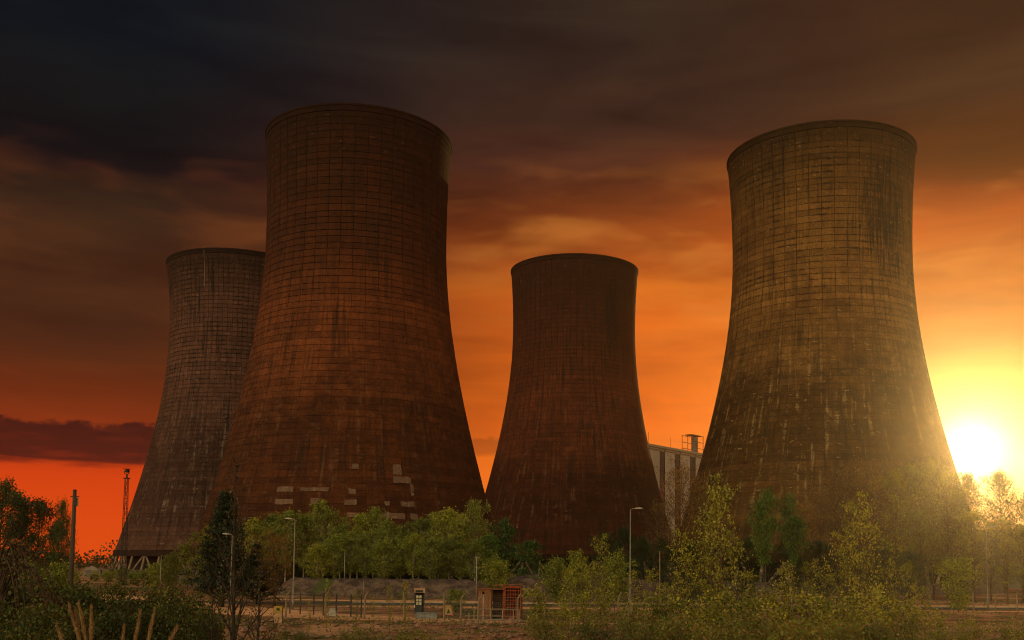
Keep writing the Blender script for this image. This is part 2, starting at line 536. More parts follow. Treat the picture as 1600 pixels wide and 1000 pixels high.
leaf_mat('birch_leaf', [(0.04, 0.05, 0.012), (0.135, 0.165, 0.028), (0.25, 0.275, 0.048), (0.33, 0.33, 0.06), (0.07, 0.09, 0.018)], 0.35)
leaf_mat('green_leaf', [(0.022, 0.045, 0.012), (0.065, 0.12, 0.024), (0.11, 0.18, 0.036)], 0.3)
leaf_mat('yellow_leaf', [(0.168, 0.163, 0.03), (0.228, 0.208, 0.036), (0.12, 0.137, 0.026), (0.264, 0.234, 0.048)], 0.4)
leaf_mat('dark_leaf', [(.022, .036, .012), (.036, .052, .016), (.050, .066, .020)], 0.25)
leaf_mat('conifer_leaf', [(.012, .020, .010), (.020, .030, .013), (.028, .036, .015)], 0.1)
leaf_mat('bud_leaf', [(.20, .105, .035), (.15, .075, .028), (.24, .14, .04), (.17, .13, .03)], 0.35)
leaf_mat('sapling_leaf', [(0.05, 0.052, 0.012), (0.18, 0.185, 0.028), (0.32, 0.31, 0.05), (0.42, 0.38, 0.065), (0.09, 0.1, 0.02)], 0.4)
leaf_mat('bramble_leaf', [(0.022, 0.034, 0.01), (0.065, 0.095, 0.02), (0.018, 0.025, 0.008), (0.12, 0.145, 0.032), (0.095, 0.045, 0.022), (0.045, 0.065, 0.016)], 0.3)
leaf_mat('bare_bud', [(.06, .04, .022), (.09, .055, .03), (.10, .085, .03)], 0.2)
leaf_mat('weed_leaf', [(0.115, 0.14, 0.026), (0.162, 0.182, 0.036), (0.081, 0.105, 0.024), (0.203, 0.14, 0.048), (0.216, 0.119, 0.048)], 0.3)
leaf_mat('far_leaf', [(.03, .035, .014), (.045, .05, .018), (.06, .06, .02)], 0.2)

# ground
m, q, out = new_mat('ground_soil')
t = q.node('ShaderNodeTexCoord')
P = t.outputs['Object']
a = q.noise(P, 0.045, 5.0, 0.6, 0.4)
b = q.noise(P, 0.35, 5.0, 0.65, 0.3)
f = q.noise(P, 3.5, 4.0, 0.7)
soil = q.mix(q.smooth(b, 0.38, 0.6), (.17, .066, .040), (.36, .138, .072))
soil = q.mix(q.smooth(a, 0.50, 0.62), soil, (.52, .25, .13))
soil = q.mix(q.m('MULTIPLY', q.smooth(q.m('ADD', q.m('MULTIPLY', a, 0.5), q.m('MULTIPLY', b, 0.5)), 0.52, 0.42), 0.8), soil, (.065, .075, .022))
soil = q.mix(1.0, soil, q.ramp(f, [(0.25, 0.6), (0.75, 1.3)]), 'MULTIPLY')
principled(q, out, soil, 0.95, q.m('ADD', b, q.m('MULTIPLY', f, 0.35)), 0.35, 0.1)
m, q, out = new_mat('bank_soil')
t = q.node('ShaderNodeTexCoord')
P = t.outputs['Object']
b = q.noise(P, 0.55, 6.0, 0.7, 0.5)
f = q.noise(P, 2.8, 4.0, 0.7)
soil = q.mix(q.smooth(b, 0.36, 0.64), (.060, .038, .031), (.17, .105, .083))
soil = q.mix(q.smooth(q.noise(P, 0.22, 3.0), 0.56, 0.66), soil, (.075, .080, .028))
soil = q.mix(1.0, soil, q.ramp(f, [(0.25, 0.55), (0.75, 1.3)]), 'MULTIPLY')
principled(q, out, soil, 0.95, q.m('ADD', b, q.m('MULTIPLY', f, 0.4)), 0.5, 0.1)

# ------------------------------------------------------------------ ground, road, banks
xs = np.concatenate([np.linspace(-720, -130, 10), np.linspace(-120, 120, 161), np.linspace(130, 720, 10)])
ys = np.concatenate([np.linspace(-150, 4, 8), np.linspace(8, 110, 90), np.linspace(116, 240, 14), np.linspace(280, 1000, 8)])
gx, gy = np.meshgrid(xs, ys)
V = np.stack([gx, gy, gz(gx, gy)], -1).reshape(-1, 3)
nx = len(xs)
mb = MB().add(V, [(j * nx + i, j * nx + i + 1, (j + 1) * nx + i + 1, (j + 1) * nx + i) for j in range(len(ys) - 1) for i in range(nx - 1)])
tag(mb.build('ground', MATS['ground_soil'], smooth=True), kind='structure')


def strip(name, mat, line, z, jag=0.0, seed=0):
    """sheet along a polyline of (x, y, half width)"""
    rng = np.random.default_rng(seed)
    pts = []
    for (x0, y0, w0), (x1, y1, w1) in zip(line[:-1], line[1:]):
        n = max(2, int(math.hypot(x1 - x0, y1 - y0) / 2.0))
        for k in range(n):
            s = k / n
            pts.append((x0 + (x1 - x0) * s, y0 + (y1 - y0) * s, w0 + (w1 - w0) * s))
    pts.append(line[-1])
    V, Fc = [], []
    for i, (x, y, w) in enumerate(pts):
        V += [(x, y - w - rng.uniform(0, jag), z), (x, y + w + rng.uniform(0, jag), z)]
    for i in range(len(pts) - 1):
        Fc.append((2 * i, 2 * i + 2, 2 * i + 3, 2 * i + 1))
    o = MB().add(V, Fc).build(name, mat)
    return tag(o, kind='structure')


strip('sand_track', MATS['sand'], [(-75, 172, 3), (-56, 148, 7), (-38, 126, 9), (-22, 112, 4.5), (-8, 108, 2), (4, 106, 1.2)], 0.004, 1.2, 1)
strip('sand_verge', MATS['sand'], [(-40, 158, 1.5), (-20, 156, 3), (0, 156, 3.5), (30, 158, 3), (140, 165, 3)], 0.008, 1.0, 2)
strip('road', MATS['asphalt'], [(-60, 146, 2), (-25, 146, 3.6), (40, 150, 3.6), (140, 156, 3.6)], 0.012, 0.0, 3)
strip('sand_path', MATS['sand'], [(-25, 137.5, 1.2), (0, 137, 2), (40, 141, 1.6), (140, 147, 1.6)], 0.016, 0.8, 4)
strip('sand_bank_path', MATS['sand'], [(-12, 104, 0.7), (4, 103.5, 1.1), (16, 104.5, 0.8)], 0.02, 0.4, 5)
kb = MB()
for k in range(45):
    x = -25 + k * 3.2
    kb.box((x, np.interp(x, [-25, 40, 140], [150, 154, 160]), 0.06), (3.15, 0.25, 0.12), math.atan2(6, 90) if x > 0 else 0.06)
tag(kb.build('kerb', MATS['kerb_stone']), kind='structure')


def ridge(name, line, seed):
    """heap of tipped earth along a polyline of (x, y, height, half width)"""
    rng = np.random.default_rng(seed)
    pts = []
    for p0, p1 in zip(line[:-1], line[1:]):
        n = max(2, int(math.hypot(p1[0] - p0[0], p1[1] - p0[1]) / 0.9))
        for k in range(n):
            s = k / n
            pts.append([p0[i] + (p1[i] - p0[i]) * s for i in range(4)])
    pts.append(list(line[-1]))
    nv = 15
    V = []
    ph = rng.uniform(0, 6, 8)
    for i, (x, y, h, w) in enumerate(pts):
        for k in range(nv):
            t = -1 + 2 * k / (nv - 1)
            prof = min(1.0, 1.25 * (1 - abs(t) ** 1.6))
            lump = (0.22 * math.sin(x * 0.9 + ph[0] + 2 * t) + 0.18 * math.sin(x * 2.1 + ph[1] - 3 * t) + 0.10 * math.sin(x * 4.3 + ph[2] + 6 * t) + rng.uniform(-.09, .09))
            z = h * prof * (1 + 0.04 * lump) + lump * 0.2 * prof + rng.uniform(-.2, .2) * prof - 0.08
            V.append((x + rng.uniform(-.12, .12), y + t * w, z))
    Fc = [(i * nv + k, (i + 1) * nv + k, (i + 1) * nv + k + 1, i * nv + k + 1) for i in range(len(pts) - 1) for k in range(nv - 1)]
    o = MB().add(V, Fc).build(name, MATS['bank_soil'], smooth=True)
    return tag(o, kind='structure')


ridge('earth_bank', [(-46, 181, .6, 5), (-42, 180, 2.9, 6), (-30, 178, 3.05, 6), (-12, 177, 2.95, 6), (2, 177, 2.6, 6), (22, 178, 2.4, 6), (40, 180, .6, 5)], 3)
ridge('earth_mound', [(-14, 167, .3, 4), (-7, 166, 3.2, 6), (2, 165, 4.25, 7), (12, 166, 4.2, 7), (20, 168, 3.3, 6), (28, 170, .5, 4)], 8)

# ------------------------------------------------------------------ cooling towers
H, ZB, ZR0, ZR1 = 114.0, 7.0, 8.8, 112.3
NROW = 66


def make_tower(label, loc, prof, mats, panel_filter, seed, patches=(), NCOL=48, conductors=()):
    rt, zt, bu, bd = prof
    rng = np.random.default_rng(seed)

    def R(z):
        z = np.asarray(z, float)
        return rt * np.sqrt(1 + ((z - zt) / np.where(z > zt, bu, bd)) ** 2)

    def dR(z):
        z = np.asarray(z, float)
        return rt * rt * (z - zt) / np.where(z > zt, bu, bd) ** 2 / R(z)

    root = empty('cooling_tower', loc)
    tag(root, label, 'cooling tower', 'cooling towers of the power station')
    mat, jmat, rimmat = mats

    def uvmesh(name, V, Fc, UV, tone, material, normals=None, smooth=False, PUV=None):
        me = bpy.data.meshes.new(name)
        me.from_pydata(V, [], Fc)
        me.materials.append(material)
        uvl = me.uv_layers.new(name='UVMap')
        UV = np.asarray(UV, np.float32)
        li = np.empty(len(me.loops), np.int32)
        me.loops.foreach_get('vertex_index', li)
        uvl.data.foreach_set('uv', UV[li].ravel())
        pl = me.uv_layers.new(name='PanelUV')
        PU = np.full((len(V), 2), .5, np.float32) if PUV is None else np.tile(np.array([(0, 0), (1, 0), (1, 1), (0, 1)], np.float32), (len(V) // 4, 1))
        pl.data.foreach_set('uv', PU[li].ravel())
        at = me.attributes.new('tone', 'FLOAT', 'FACE')
        at.data.foreach_set('value', np.asarray(tone, np.float32))
        if smooth or normals is not None:
            me.polygons.foreach_set('use_smooth', [True] * len(me.polygons))
        if normals is not None:
            me.normals_split_custom_set_from_vertices(normals)
        me.update()
        return me

    # shell wall (the joints between panels show it), inside face and top edge
    seg = 96
    zs = list(np.linspace(ZB, H - 0.4, 60))
    V, UV, Fc = [], [], []
    rows = [(z, float(R(z)) - 0.12) for z in zs] + [(z, float(R(z)) - 0.9) for z in zs[::-1]]
    for z, r in rows:
        for k in range(seg + 1):
            t = 2 * PI * k / seg
            V.append((r * math.cos(t), r * math.sin(t), z))
            UV.append((t * 23, z))
    w = seg + 1
    for j in range(len(rows) - 1):
        for k in range(seg):
            Fc.append((j * w + k, j * w + k + 1, (j + 1) * w + k + 1, (j + 1) * w + k))
    j = len(rows) - 1
    for k in range(seg):
        Fc.append((j * w + k, j * w + k + 1, k + 1, k))
    link('shell', uvmesh('shell', V, Fc, UV, [0.4] * len(Fc), jmat, smooth=True), root)

    # cast panels, one lift above another
    dzr = (ZR1 - ZR0) / NROW
    rowtone = rng.normal(0.52, 0.09, NROW)
    for k in range(NROW):
        if rng.random() < 0.16:
            rowtone[k] -= 0.16
    lift = ZR0 + np.concatenate([[0], np.cumsum(rng.uniform(.86, 1.14, NROW))])
    lift = ZR0 + (lift - ZR0) * (ZR1 - ZR0) / (lift[-1] - ZR0)
    todo = []
    for j in range(NROW):
        fade = float(np.interp(ZR0 + j * dzr, [25, 55, 75], [0.35, 0.6, 1.0]))
        z0, z1 = lift[j] + 0.085 * fade, lift[j + 1] - 0.085 * fade
        zc = (z0 + z1) / 2
        shift = rng.normal(0, .012)
        for i in range(NCOL):
            t0 = 2 * PI * (i + shift) / NCOL
            t1 = 2 * PI * (i + 1 + shift) / NCOL
            gap = 0.055 * fade / float(R(zc))
            tone = float(np.clip(rowtone[j] + rng.normal(0, 0.075), 0.02, 0.98))
            todo.append((j, i, t0 + gap, t1 - gap, z0, z1, 0.04 + rng.random() * 0.05, tone))
    # which show largest from in front
    T = np.array([(a[2] + a[3]) / 2 for a in todo])
    Z = np.array([(a[4] + a[5]) / 2 for a in todo])
    Rz = R(Z)
    Px = np.stack([loc[0] + Rz * np.cos(T), loc[1] + Rz * np.sin(T), Z], -1)
    to = np.stack([-Px[:, 0], -Px[:, 1], HC - Px[:, 2]], -1)
    D = np.linalg.norm(to, axis=1)
    nrm = np.stack([np.cos(T), np.sin(T), -dR(Z)], -1)
    nrm /= np.linalg.norm(nrm, axis=1)[:, None]
    face = (nrm * to).sum(1) / D
    area = face * Rz / D ** 2
    sx, sy = project(Px)
    ok = (face > 0.15) & panel_filter(sx, sy)
    order = np.argsort(np.where(ok, -area, 1e9))[:300]
    single = set(int(k) for k in order if ok[k])

    def slab(a):
        _, _, t0, t1, z0, z1, off, tone = a
        out_, in_ = [], []
        ns, uv = [], []
        for t, z in ((t0, z0), (t1, z0), (t1, z1), (t0, z1)):
            r = float(R(z))
            out_.append(((r + off) * math.cos(t), (r + off) * math.sin(t), z))
            in_.append(((r - 0.2) * math.cos(t), (r - 0.2) * math.sin(t), z))
            n = Vector((math.cos(t), math.sin(t), -float(dR(z)))).normalized()
            ns.append(tuple(n))
            uv.append((t * 23, z))
        return out_ + in_, ns + ns, uv + uv, [(0, 1, 2, 3), (4, 5, 1, 0), (5, 6, 2, 1), (6, 7, 3, 2), (7, 4, 0, 3)]

    V, NS, UV, Fc, TN = [], [], [], [], []
    for k, a in enumerate(todo):
        v, n, uv, fc = slab(a)
        if k in single:
            link('concrete_panel', uvmesh('concrete_panel', v, fc, uv, [a[7]] * 5, mat, n, PUV=1), root)
        else:
            b = len(V)
            V += v
            NS += n
            UV += uv
            Fc += [tuple(x + b for x in f_) for f_ in fc]
            TN += [a[7]] * 5
    o = link('concrete_panels', uvmesh('concrete_panels', V, Fc, UV, TN, mat, NS, PUV=1), root)
    o['kind'] = 'stuff'

    # rim ring at the top and ring beam at the foot
    def ring(name, zr, material, seg=96):
        V, UV, Fc = [], [], []
        for z, r in zr:
            for k in range(seg + 1):
                t = 2 * PI * k / seg
                V.append((r * math.cos(t), r * math.sin(t), z))
                UV.append((t * 23, z))
        w = seg + 1
        for j in range(len(zr) - 1):
            for k in range(seg):
                Fc.append((j * w + k, j * w + k + 1, (j + 1) * w + k + 1, (j + 1) * w + k))
        link(name, uvmesh(name, V, Fc, UV, [0.4] * len(Fc), material, smooth=False), root)

    r1, r2, r3 = float(R(ZR1)), float(R(113.0)), float(R(H))
    ring('rim', [(ZR1 + .05, r1 - .3), (ZR1 + .05, r1 + .12), (113.0, r2 + .14), (H - .5, r3 + .14), (H - .45, r3 + .28), (H, r3 + .28), (H, r3 - 1.1), (ZR1, r1 - 1.0)], rimmat)
    rb = float(R(ZB))
    ring('ring_beam', [(ZB - .25, rb - 1.1), (ZB - .25, rb + .35), (ZR0 - .1, float(R(ZR0)) + .25), (ZR0 - .05, float(R(ZR0)) - .3)], jmat)
    ring('basin_wall', [(-.2, rb + 3.2), (2.3, rb + 3.2), (2.3, rb + 2.8), (-.2, rb + 2.8)], MATS['old_concrete'])
    ring('fill_pack', [(0, rb - 4.5), (ZB, rb - 4.5)], MATS['dark_interior'])
    # columns: uprights and raking struts turn by turn
    n = 40
    up = MB().tube([(rb + 1.6, 0, 0), (rb - .2, 0, ZB - .1)], [.42, .36], 8).mesh('column', MATS['column_concrete'])
    t = 2 * PI / n
    rk = MB().tube([((rb + 1.6) * math.cos(.1 * t), (rb + 1.6) * math.sin(.1 * t), 0), ((rb - .2) * math.cos(.9 * t), (rb - .2) * math.sin(.9 * t), ZB - .1)], [.34, .3], 8).mesh('raking_strut', MATS['column_concrete'])
    for k in range(n):
        link('column', up, root, rot=(0, 0, k * t))
        link('raking_strut', rk, root, rot=(0, 0, k * t)) if k % 2 == 0 else link('raking_strut', rk, root, rot=(0, 0, (k + 1) * t), scale=(1, -1, 1))
    for t in conductors:
        MB().tube([((float(R(z)) + .2) * math.cos(t), (float(R(z)) + .2) * math.sin(t), z) for z in (100.5, 104, 108, 112, 114.6)], .05, 5).build('lightning_conductor', MATS['galvanised'], root)
    # repaired places: thin coats of new concrete following the shell
    for t0, t1, z0, z1 in patches:
        nu, nv = max(2, int((t1 - t0) * 38 / 0.8)), max(2, int((z1 - z0) / 0.5))
        V, UV, Fc = [], [], []
        for off in (0.14, -0.1):
            for j in range(nv + 1):
                for i in range(nu + 1):
                    t, z = t0 + (t1 - t0) * i / nu, z0 + (z1 - z0) * j / nv
                    if i in (0, nu):
                        t += rng.uniform(-.003, .003)
                    if j in (0, nv):
                        z += rng.uniform(-.09, .09)
                    r = float(R(z)) + off
                    V.append((r * math.cos(t), r * math.sin(t), z))
                    UV.append((t * 23, z))
        w, N0 = nu + 1, (nu + 1) * (nv + 1)
        for j in range(nv):
            for i in range(nu):
                a = j * w + i
                Fc.append((a, a + 1, a + w + 1, a + w))
        edge = [i for i in range(w)] + [j * w + nu for j in range(1, nv + 1)] + [nv * w + i for i in range(nu - 1, -1, -1)] + [j * w for j in range(nv - 1, 0, -1)]
        for a, b in zip(edge, edge[1:] + edge[:1]):
            Fc.append((b, a, a + N0, b + N0))
        link('repair_patch', uvmesh('repair_patch', V, Fc, UV, [0.6 + 0.3 * rng.random()] * len(Fc), MATS['repair'], smooth=False), root)
    return root


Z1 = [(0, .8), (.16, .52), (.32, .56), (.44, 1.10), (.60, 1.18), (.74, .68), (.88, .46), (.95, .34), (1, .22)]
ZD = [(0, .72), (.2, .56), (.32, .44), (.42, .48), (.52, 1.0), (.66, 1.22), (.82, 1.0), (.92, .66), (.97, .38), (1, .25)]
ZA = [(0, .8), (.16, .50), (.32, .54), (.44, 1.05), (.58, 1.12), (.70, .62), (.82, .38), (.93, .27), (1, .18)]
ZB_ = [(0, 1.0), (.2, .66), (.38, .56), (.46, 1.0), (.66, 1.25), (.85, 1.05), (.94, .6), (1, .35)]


def tower_mats(n, a, b, stain, pale, zones, streak, palev, seed, grime, blot):
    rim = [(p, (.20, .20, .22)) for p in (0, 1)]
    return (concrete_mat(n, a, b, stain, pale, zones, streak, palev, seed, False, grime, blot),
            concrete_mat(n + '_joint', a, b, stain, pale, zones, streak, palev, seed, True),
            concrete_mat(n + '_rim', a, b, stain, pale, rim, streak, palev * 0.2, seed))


concrete_mat('repair', (.135, .074, .052), (.085, .046, .032), (.10, .07, .055), (.4, .3, .24), [(0, 1.0), (1, 1.0)], 0.85, 0.3, 77.0)
MA = tower_mats('concrete_red', (.070, .019, .0075), (.140, .039, .012), (.018, .009, .006), (.20, .11, .07), ZA, .7, .25, 1.0, .4, None)  # tower base colours also carry the dusk light's cast, golden nearest the sun
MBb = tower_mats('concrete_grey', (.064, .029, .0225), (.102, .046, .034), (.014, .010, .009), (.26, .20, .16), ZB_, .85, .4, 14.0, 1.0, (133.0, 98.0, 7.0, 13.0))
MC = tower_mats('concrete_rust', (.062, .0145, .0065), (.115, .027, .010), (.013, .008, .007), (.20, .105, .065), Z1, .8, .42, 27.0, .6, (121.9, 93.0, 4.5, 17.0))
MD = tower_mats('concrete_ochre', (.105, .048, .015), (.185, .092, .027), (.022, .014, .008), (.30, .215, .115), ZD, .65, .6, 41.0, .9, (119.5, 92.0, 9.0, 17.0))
PATCH = [(-1.398, -1.353, 26.47, 27.57), (-1.117, -1.057, 25.48, 27.81), (-1.119, -.995, 23.59, 25.06), (-1.003, -.982, 20.75, 23.36), (-1.891, -1.774, 21.08, 22.24),
         (-1.725, -1.544, 21.24, 22.07), (-1.414, -1.371, 20.71, 21.88), (-1.888, -1.764, 18.28, 19.5), (-1.65, -1.598, 18.43, 19.62), (-1.438, -1.364, 18.22, 19.45),
         (-1.08, -.986, 18.25, 19.43), (-1.23, -1.063, 15.42, 16.75), (-1.022, -.972, 15.44, 16.77), (-1.42, -1.342, 15.51, 16.6), (-1.187, -1.155, 18.34, 19.25)]
make_tower('largest red-brown concrete cooling tower, left of centre, pale repair patches near its foot', (-45.88, 256.81, 0), (22.73, 89.72, 88.98, 60.68), MA,
           lambda x, y: y < 770, 11, PATCH)
make_tower('grey-brown cooling tower at far left, partly hidden behind the largest tower', (-110.26, 371.81, 0), (23.65, 88.18, 63.4, 60.28), MBb,
           lambda x, y: (x < np.interp(y, [400, 500, 600, 700, 800], [410, 396, 375, 346, 315])) & (y < 850), 12, (), 88, (-1.771, -.384))
make_tower('dark rust-red cooling tower in the middle distance between the two big towers', (14.56, 371.7, 0), (22.51, 91.79, 75.01, 60.1), MC,
           lambda x, y: (y < 790) & (x > np.interp(y, [700, 790], [738, 765])), 13, (), 64)
make_tower('golden-brown cooling tower on the right with the sun beside its foot', (75.32, 263.44, 0), (22.75, 87.3, 78.0, 57.39), MD,
           lambda x, y: y < 740, 14)
# ------------------------------------------------------------------ vegetation builders


def leaf_quads(P, L, W, rng, up=0.2, axis=None):
    """diamond leaves at the points P"""
    n = len(P)
    a = rng.normal(0, 1, (n, 3)) if axis is None else axis + rng.normal(0, 0.35, (n, 3))
    a[:, 2] += up
    a /= np.linalg.norm(a, axis=1)[:, None] + 1e-9
    b = np.cross(a, rng.normal(0, 1, (n, 3)))
    b /= np.linalg.norm(b, axis=1)[:, None] + 1e-9
    s = rng.uniform(0.65, 1.3, (n, 1))
    l_, w_ = a * L * s * 0.5, b * W * s * 0.5
    return np.stack([P - l_, P + w_ - l_ * 0.1, P + l_, P - w_ - l_ * 0.1], 1)


def shape_of(kind, s):
    if kind == 'oval':
        return math.sin(PI * min(1, max(0, s)) ** 0.75) ** 0.8 * 0.95 + 0.05
    if kind == 'cone':
        return (1 - s) ** 1.05 + 0.02
    if kind == 'column':
        return (math.sin(PI * (0.12 + 0.86 * s))) ** 0.55
    if kind == 'spire':
        return math.sin(PI * min(1, (0.16 + 0.82 * s))) ** 0.9
    return 1.0


def grow(seed, H, base, width, shape, limbs, leaves, leaf, up, r0, clump, bark, foliage, stems=1, twigs=4, leafup=0.1, spread=0.0):
    """one tree: (trunk mesh, crown mesh). base: height where the crown starts, up: rise of the limbs"""
    rng = np.random.default_rng(seed)
    tr, spots, dirs = MB(), [], []
    for st in range(stems):
        ang = rng.uniform(0, 6.28)
        lean = np.array([math.cos(ang), math.sin(ang)]) * (spread * rng.uniform(.5, 1.0) if stems > 1 else 0.03 * H)
        hh = H * (rng.uniform(.72, 1.0) if stems > 1 and st else 1.0)
        ph = rng.uniform(0, 6, 2)
        tp = []
        for k in range(9):
            s = k / 8
            wob = 0.012 * H * s
            tp.append(np.array([lean[0] * s ** 1.2 + wob * math.sin(ph[0] + 5 * s), lean[1] * s ** 1.2 + wob * math.sin(ph[1] + 4 * s), hh * 0.97 * s]))
        rr = r0 / math.sqrt(stems) * (1.0 if st == 0 else .85)
        tr.tube([tuple(p) for p in tp], [rr * (1 - 0.88 * k / 8) * (1.25 if k == 0 else 1) for k in range(9)], 7)
        tp = np.array(tp)
        nl = max(4, limbs // stems)
        for i in range(nl):
            s = (i + rng.uniform(0.1, .9)) / nl
            z = base + (hh * 0.97 - base) * s
            t = z / (hh * 0.97)
            p0 = np.array([np.interp(t * 8, range(9), tp[:, c]) for c in range(3)])
            az_ = i * 2.39996 + rng.uniform(-.5, .5) + ang
            ln = width / 2 * shape_of(shape, s) * rng.uniform(0.62, 1.12) / (1 if stems == 1 else 1.5)
            rise = up + rng.normal(0, .18)
            d = np.array([math.cos(az_), math.sin(az_), rise])
            p1 = p0 + d * ln * 0.5 + np.array([0, 0, 0.03 * ln])
            d2 = d + np.array([rng.normal(0, .25), rng.normal(0, .25), rng.normal(.1, .2)])
            p2 = p1 + d2 * ln * 0.5
            lr = rr * (1 - 0.85 * t) * 0.42 + 0.008 * H / 10
            tr.tube([tuple(p0), tuple(p1), tuple(p2)], [lr, lr * .6, lr * .2], 4, False)
            for q_ in (0.45, 0.7, 0.85, 1.0):
                pp = p0 + (p1 - p0) * min(1, q_ * 2) if q_ < .5 else p1 + (p2 - p1) * (q_ * 2 - 1)
                spots.append(pp)
                dirs.append(d2)
            for k in range(twigs):
                q_ = rng.uniform(.25, 1.0)
                pp = p0 + (p1 - p0) * q_ * 2 if q_ < .5 else p1 + (p2 - p1) * (q_ * 2 - 1)
                td = d2 * .5 + np.array([rng.normal(0, .7), rng.normal(0, .7), rng.normal(up * .5, .4)])
                tl = ln * rng.uniform(.2, .45) + 0.03 * H * rng.uniform(.3, 1)
                pe = pp + td / (np.linalg.norm(td) + 1e-6) * tl
                tr.tube([tuple(pp), tuple(pe)], [lr * .38, lr * .1], 3, False)
                spots += [pp * .4 + pe * .6, pe]
                dirs += [td, td]
        spots.append(tp[-1])
        dirs.append(np.array([0, 0, 1.0]))
    spots, dirs = np.array(spots), np.array(dirs)
    # some clumps carry more leaves than others: light and dense places, and gaps
    wgt = rng.gamma(0.9, 1.0, len(spots))
    wgt[-1] = 0.6
    idx = rng.choice(len(spots), leaves, p=wgt / wgt.sum())
    P = spots[idx] + rng.normal(0, 1, (leaves, 3)) * np.array([clump, clump, clump * .8])
    P = P[P[:, 2] > 0.05 * H * .2]
    cr = MB().quads(leaf_quads(P, leaf[0], leaf[1], rng, leafup, None))
    return tr.mesh('trunk', MATS[bark], True), cr.mesh('crown', MATS[foliage])


def variants(n, seed, **k):
    return [grow(seed + i, **k) for i in range(n)]


KIND = {}
# 12 m tall models, scaled where they stand
KIND['birch'] = (12, variants(4, 100, H=12, base=3.6, width=6.2, shape='oval', limbs=50, leaves=6000, leaf=(.25, .17), up=.6, r0=.15, clump=.34, bark='pale_bark', foliage='birch_leaf'))
KIND['highcrown'] = (12, variants(2, 125, H=12, base=4.6, width=7.4, shape='oval', limbs=44, leaves=4200, leaf=(.30, .2), up=.6, r0=.16, clump=.34, bark='bark', foliage='green_leaf', stems=2, spread=1.4))
KIND['green'] = (12, variants(3, 120, H=12, base=2.0, width=8.0, shape='oval', limbs=46, leaves=4200, leaf=(.36, .26), up=.45, r0=.2, clump=.36, bark='bark', foliage='green_leaf'))
KIND['yellow'] = (12, variants(2, 130, H=12, base=1.2, width=8.0, shape='oval', limbs=46, leaves=3600, leaf=(.34, .2), up=.6, r0=.16, clump=.36, bark='bark', foliage='yellow_leaf', stems=3, spread=2.2))
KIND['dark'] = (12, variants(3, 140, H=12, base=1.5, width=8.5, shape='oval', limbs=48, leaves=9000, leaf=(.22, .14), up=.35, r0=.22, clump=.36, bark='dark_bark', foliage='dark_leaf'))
KIND['conifer'] = (12, variants(2, 150, H=12, base=.5, width=6.4, shape='cone', limbs=110, leaves=11000, leaf=(.40, .12), up=.5, r0=.2, clump=.2, bark='dark_bark', foliage='conifer_leaf', leafup=.8))
KIND['bud'] = (12, variants(4, 160, H=12, base=1.5, width=5.6, shape='column', limbs=60, leaves=2400, leaf=(.22, .10), up=1.3, r0=.13, clump=.22, bark='twig_bark', foliage='bud_leaf', twigs=7, leafup=.6))
KIND['goldbud'] = (12, variants(3, 170, H=12, base=1.5, width=5.4, shape='spire', limbs=60, leaves=3300, leaf=(.22, .12), up=1.2, r0=.13, clump=.25, bark='twig_bark', foliage='yellow_leaf', twigs=7, leafup=.4))
KIND['poplar'] = (12, variants(2, 180, H=12, base=1.0, width=4.6, shape='spire', limbs=110, leaves=15000, leaf=(.12, .08), up=.9, r0=.11, clump=.22, bark='bark', foliage='dark_leaf', twigs=6))
# nearer growth, 6 m tall models
KIND['sapling'] = (6, variants(7, 200, H=6, base=.5, width=2.0, shape='column', limbs=26, leaves=1000, leaf=(.12, .085), up=1.0, r0=.045, clump=.11, bark='twig_bark', foliage='sapling_leaf', stems=1, twigs=4))
KIND['scrub'] = (3, variants(5, 220, H=3, base=.1, width=3.0, shape='column', limbs=36, leaves=1300, leaf=(.12, .075), up=1.0, r0=.035, clump=.11, bark='twig_bark', foliage='sapling_leaf', stems=7, spread=1.1, twigs=4))
KIND['thicket'] = (3, variants(3, 240, H=3, base=.1, width=4.2, shape='oval', limbs=44, leaves=2600, leaf=(.14, .09), up=.45, r0=.05, clump=.22, bark='twig_bark', foliage='weed_leaf', stems=5, spread=1.6, twigs=4))
KIND['bramble'] = (3, variants(4, 260, H=3, base=.1, width=5.4, shape='oval', limbs=60, leaves=5200, leaf=(.15, .11), up=.25, r0=.05, clump=.26, bark='dead_cane', foliage='bramble_leaf', stems=6, spread=1.7, twigs=5))
KIND['bare'] = (6, variants(1, 280, H=6, base=.25, width=3.2, shape='cone', limbs=34, leaves=420, leaf=(.09, .06), up=1.1, r0=.085, clump=.03, bark='dark_bark', foliage='bare_bud', twigs=5))
KIND['round'] = (6, variants(2, 290, H=6, base=.5, width=6.6, shape='oval', limbs=56, leaves=4600, leaf=(.2, .14), up=.5, r0=.11, clump=.26, bark='bark', foliage='yellow_leaf', stems=4, spread=1.3, twigs=5))
KIND['bushgreen'] = (6, variants(3, 300, H=6, base=.3, width=6.0, shape='oval', limbs=56, leaves=4800, leaf=(.2, .14), up=.5, r0=.09, clump=.26, bark='bark', foliage='birch_leaf', stems=4, spread=1.2, twigs=5))

vrng = random.Random(5)
ORD = ['first', 'second', 'third', 'fourth', 'fifth', 'sixth', 'seventh', 'eighth', 'ninth', 'tenth', 'eleventh', 'twelfth', 'thirteenth', 'fourteenth', 'fifteenth',
       'sixteenth', 'seventeenth', 'eighteenth', 'nineteenth', 'twentieth', 'twenty-first', 'twenty-second', 'twenty-third', 'twenty-fourth', 'twenty-fifth', 'twenty-sixth', 'twenty-seventh', 'twenty-eighth', 'twenty-ninth',
       'thirtieth', 'thirty-first', 'thirty-second', 'thirty-third', 'thirty-fourth', 'thirty-fifth', 'thirty-sixth', 'thirty-seventh', 'thirty-eighth', 'thirty-ninth', 'fortieth', 'forty-first', 'forty-second']
COUNT = {}


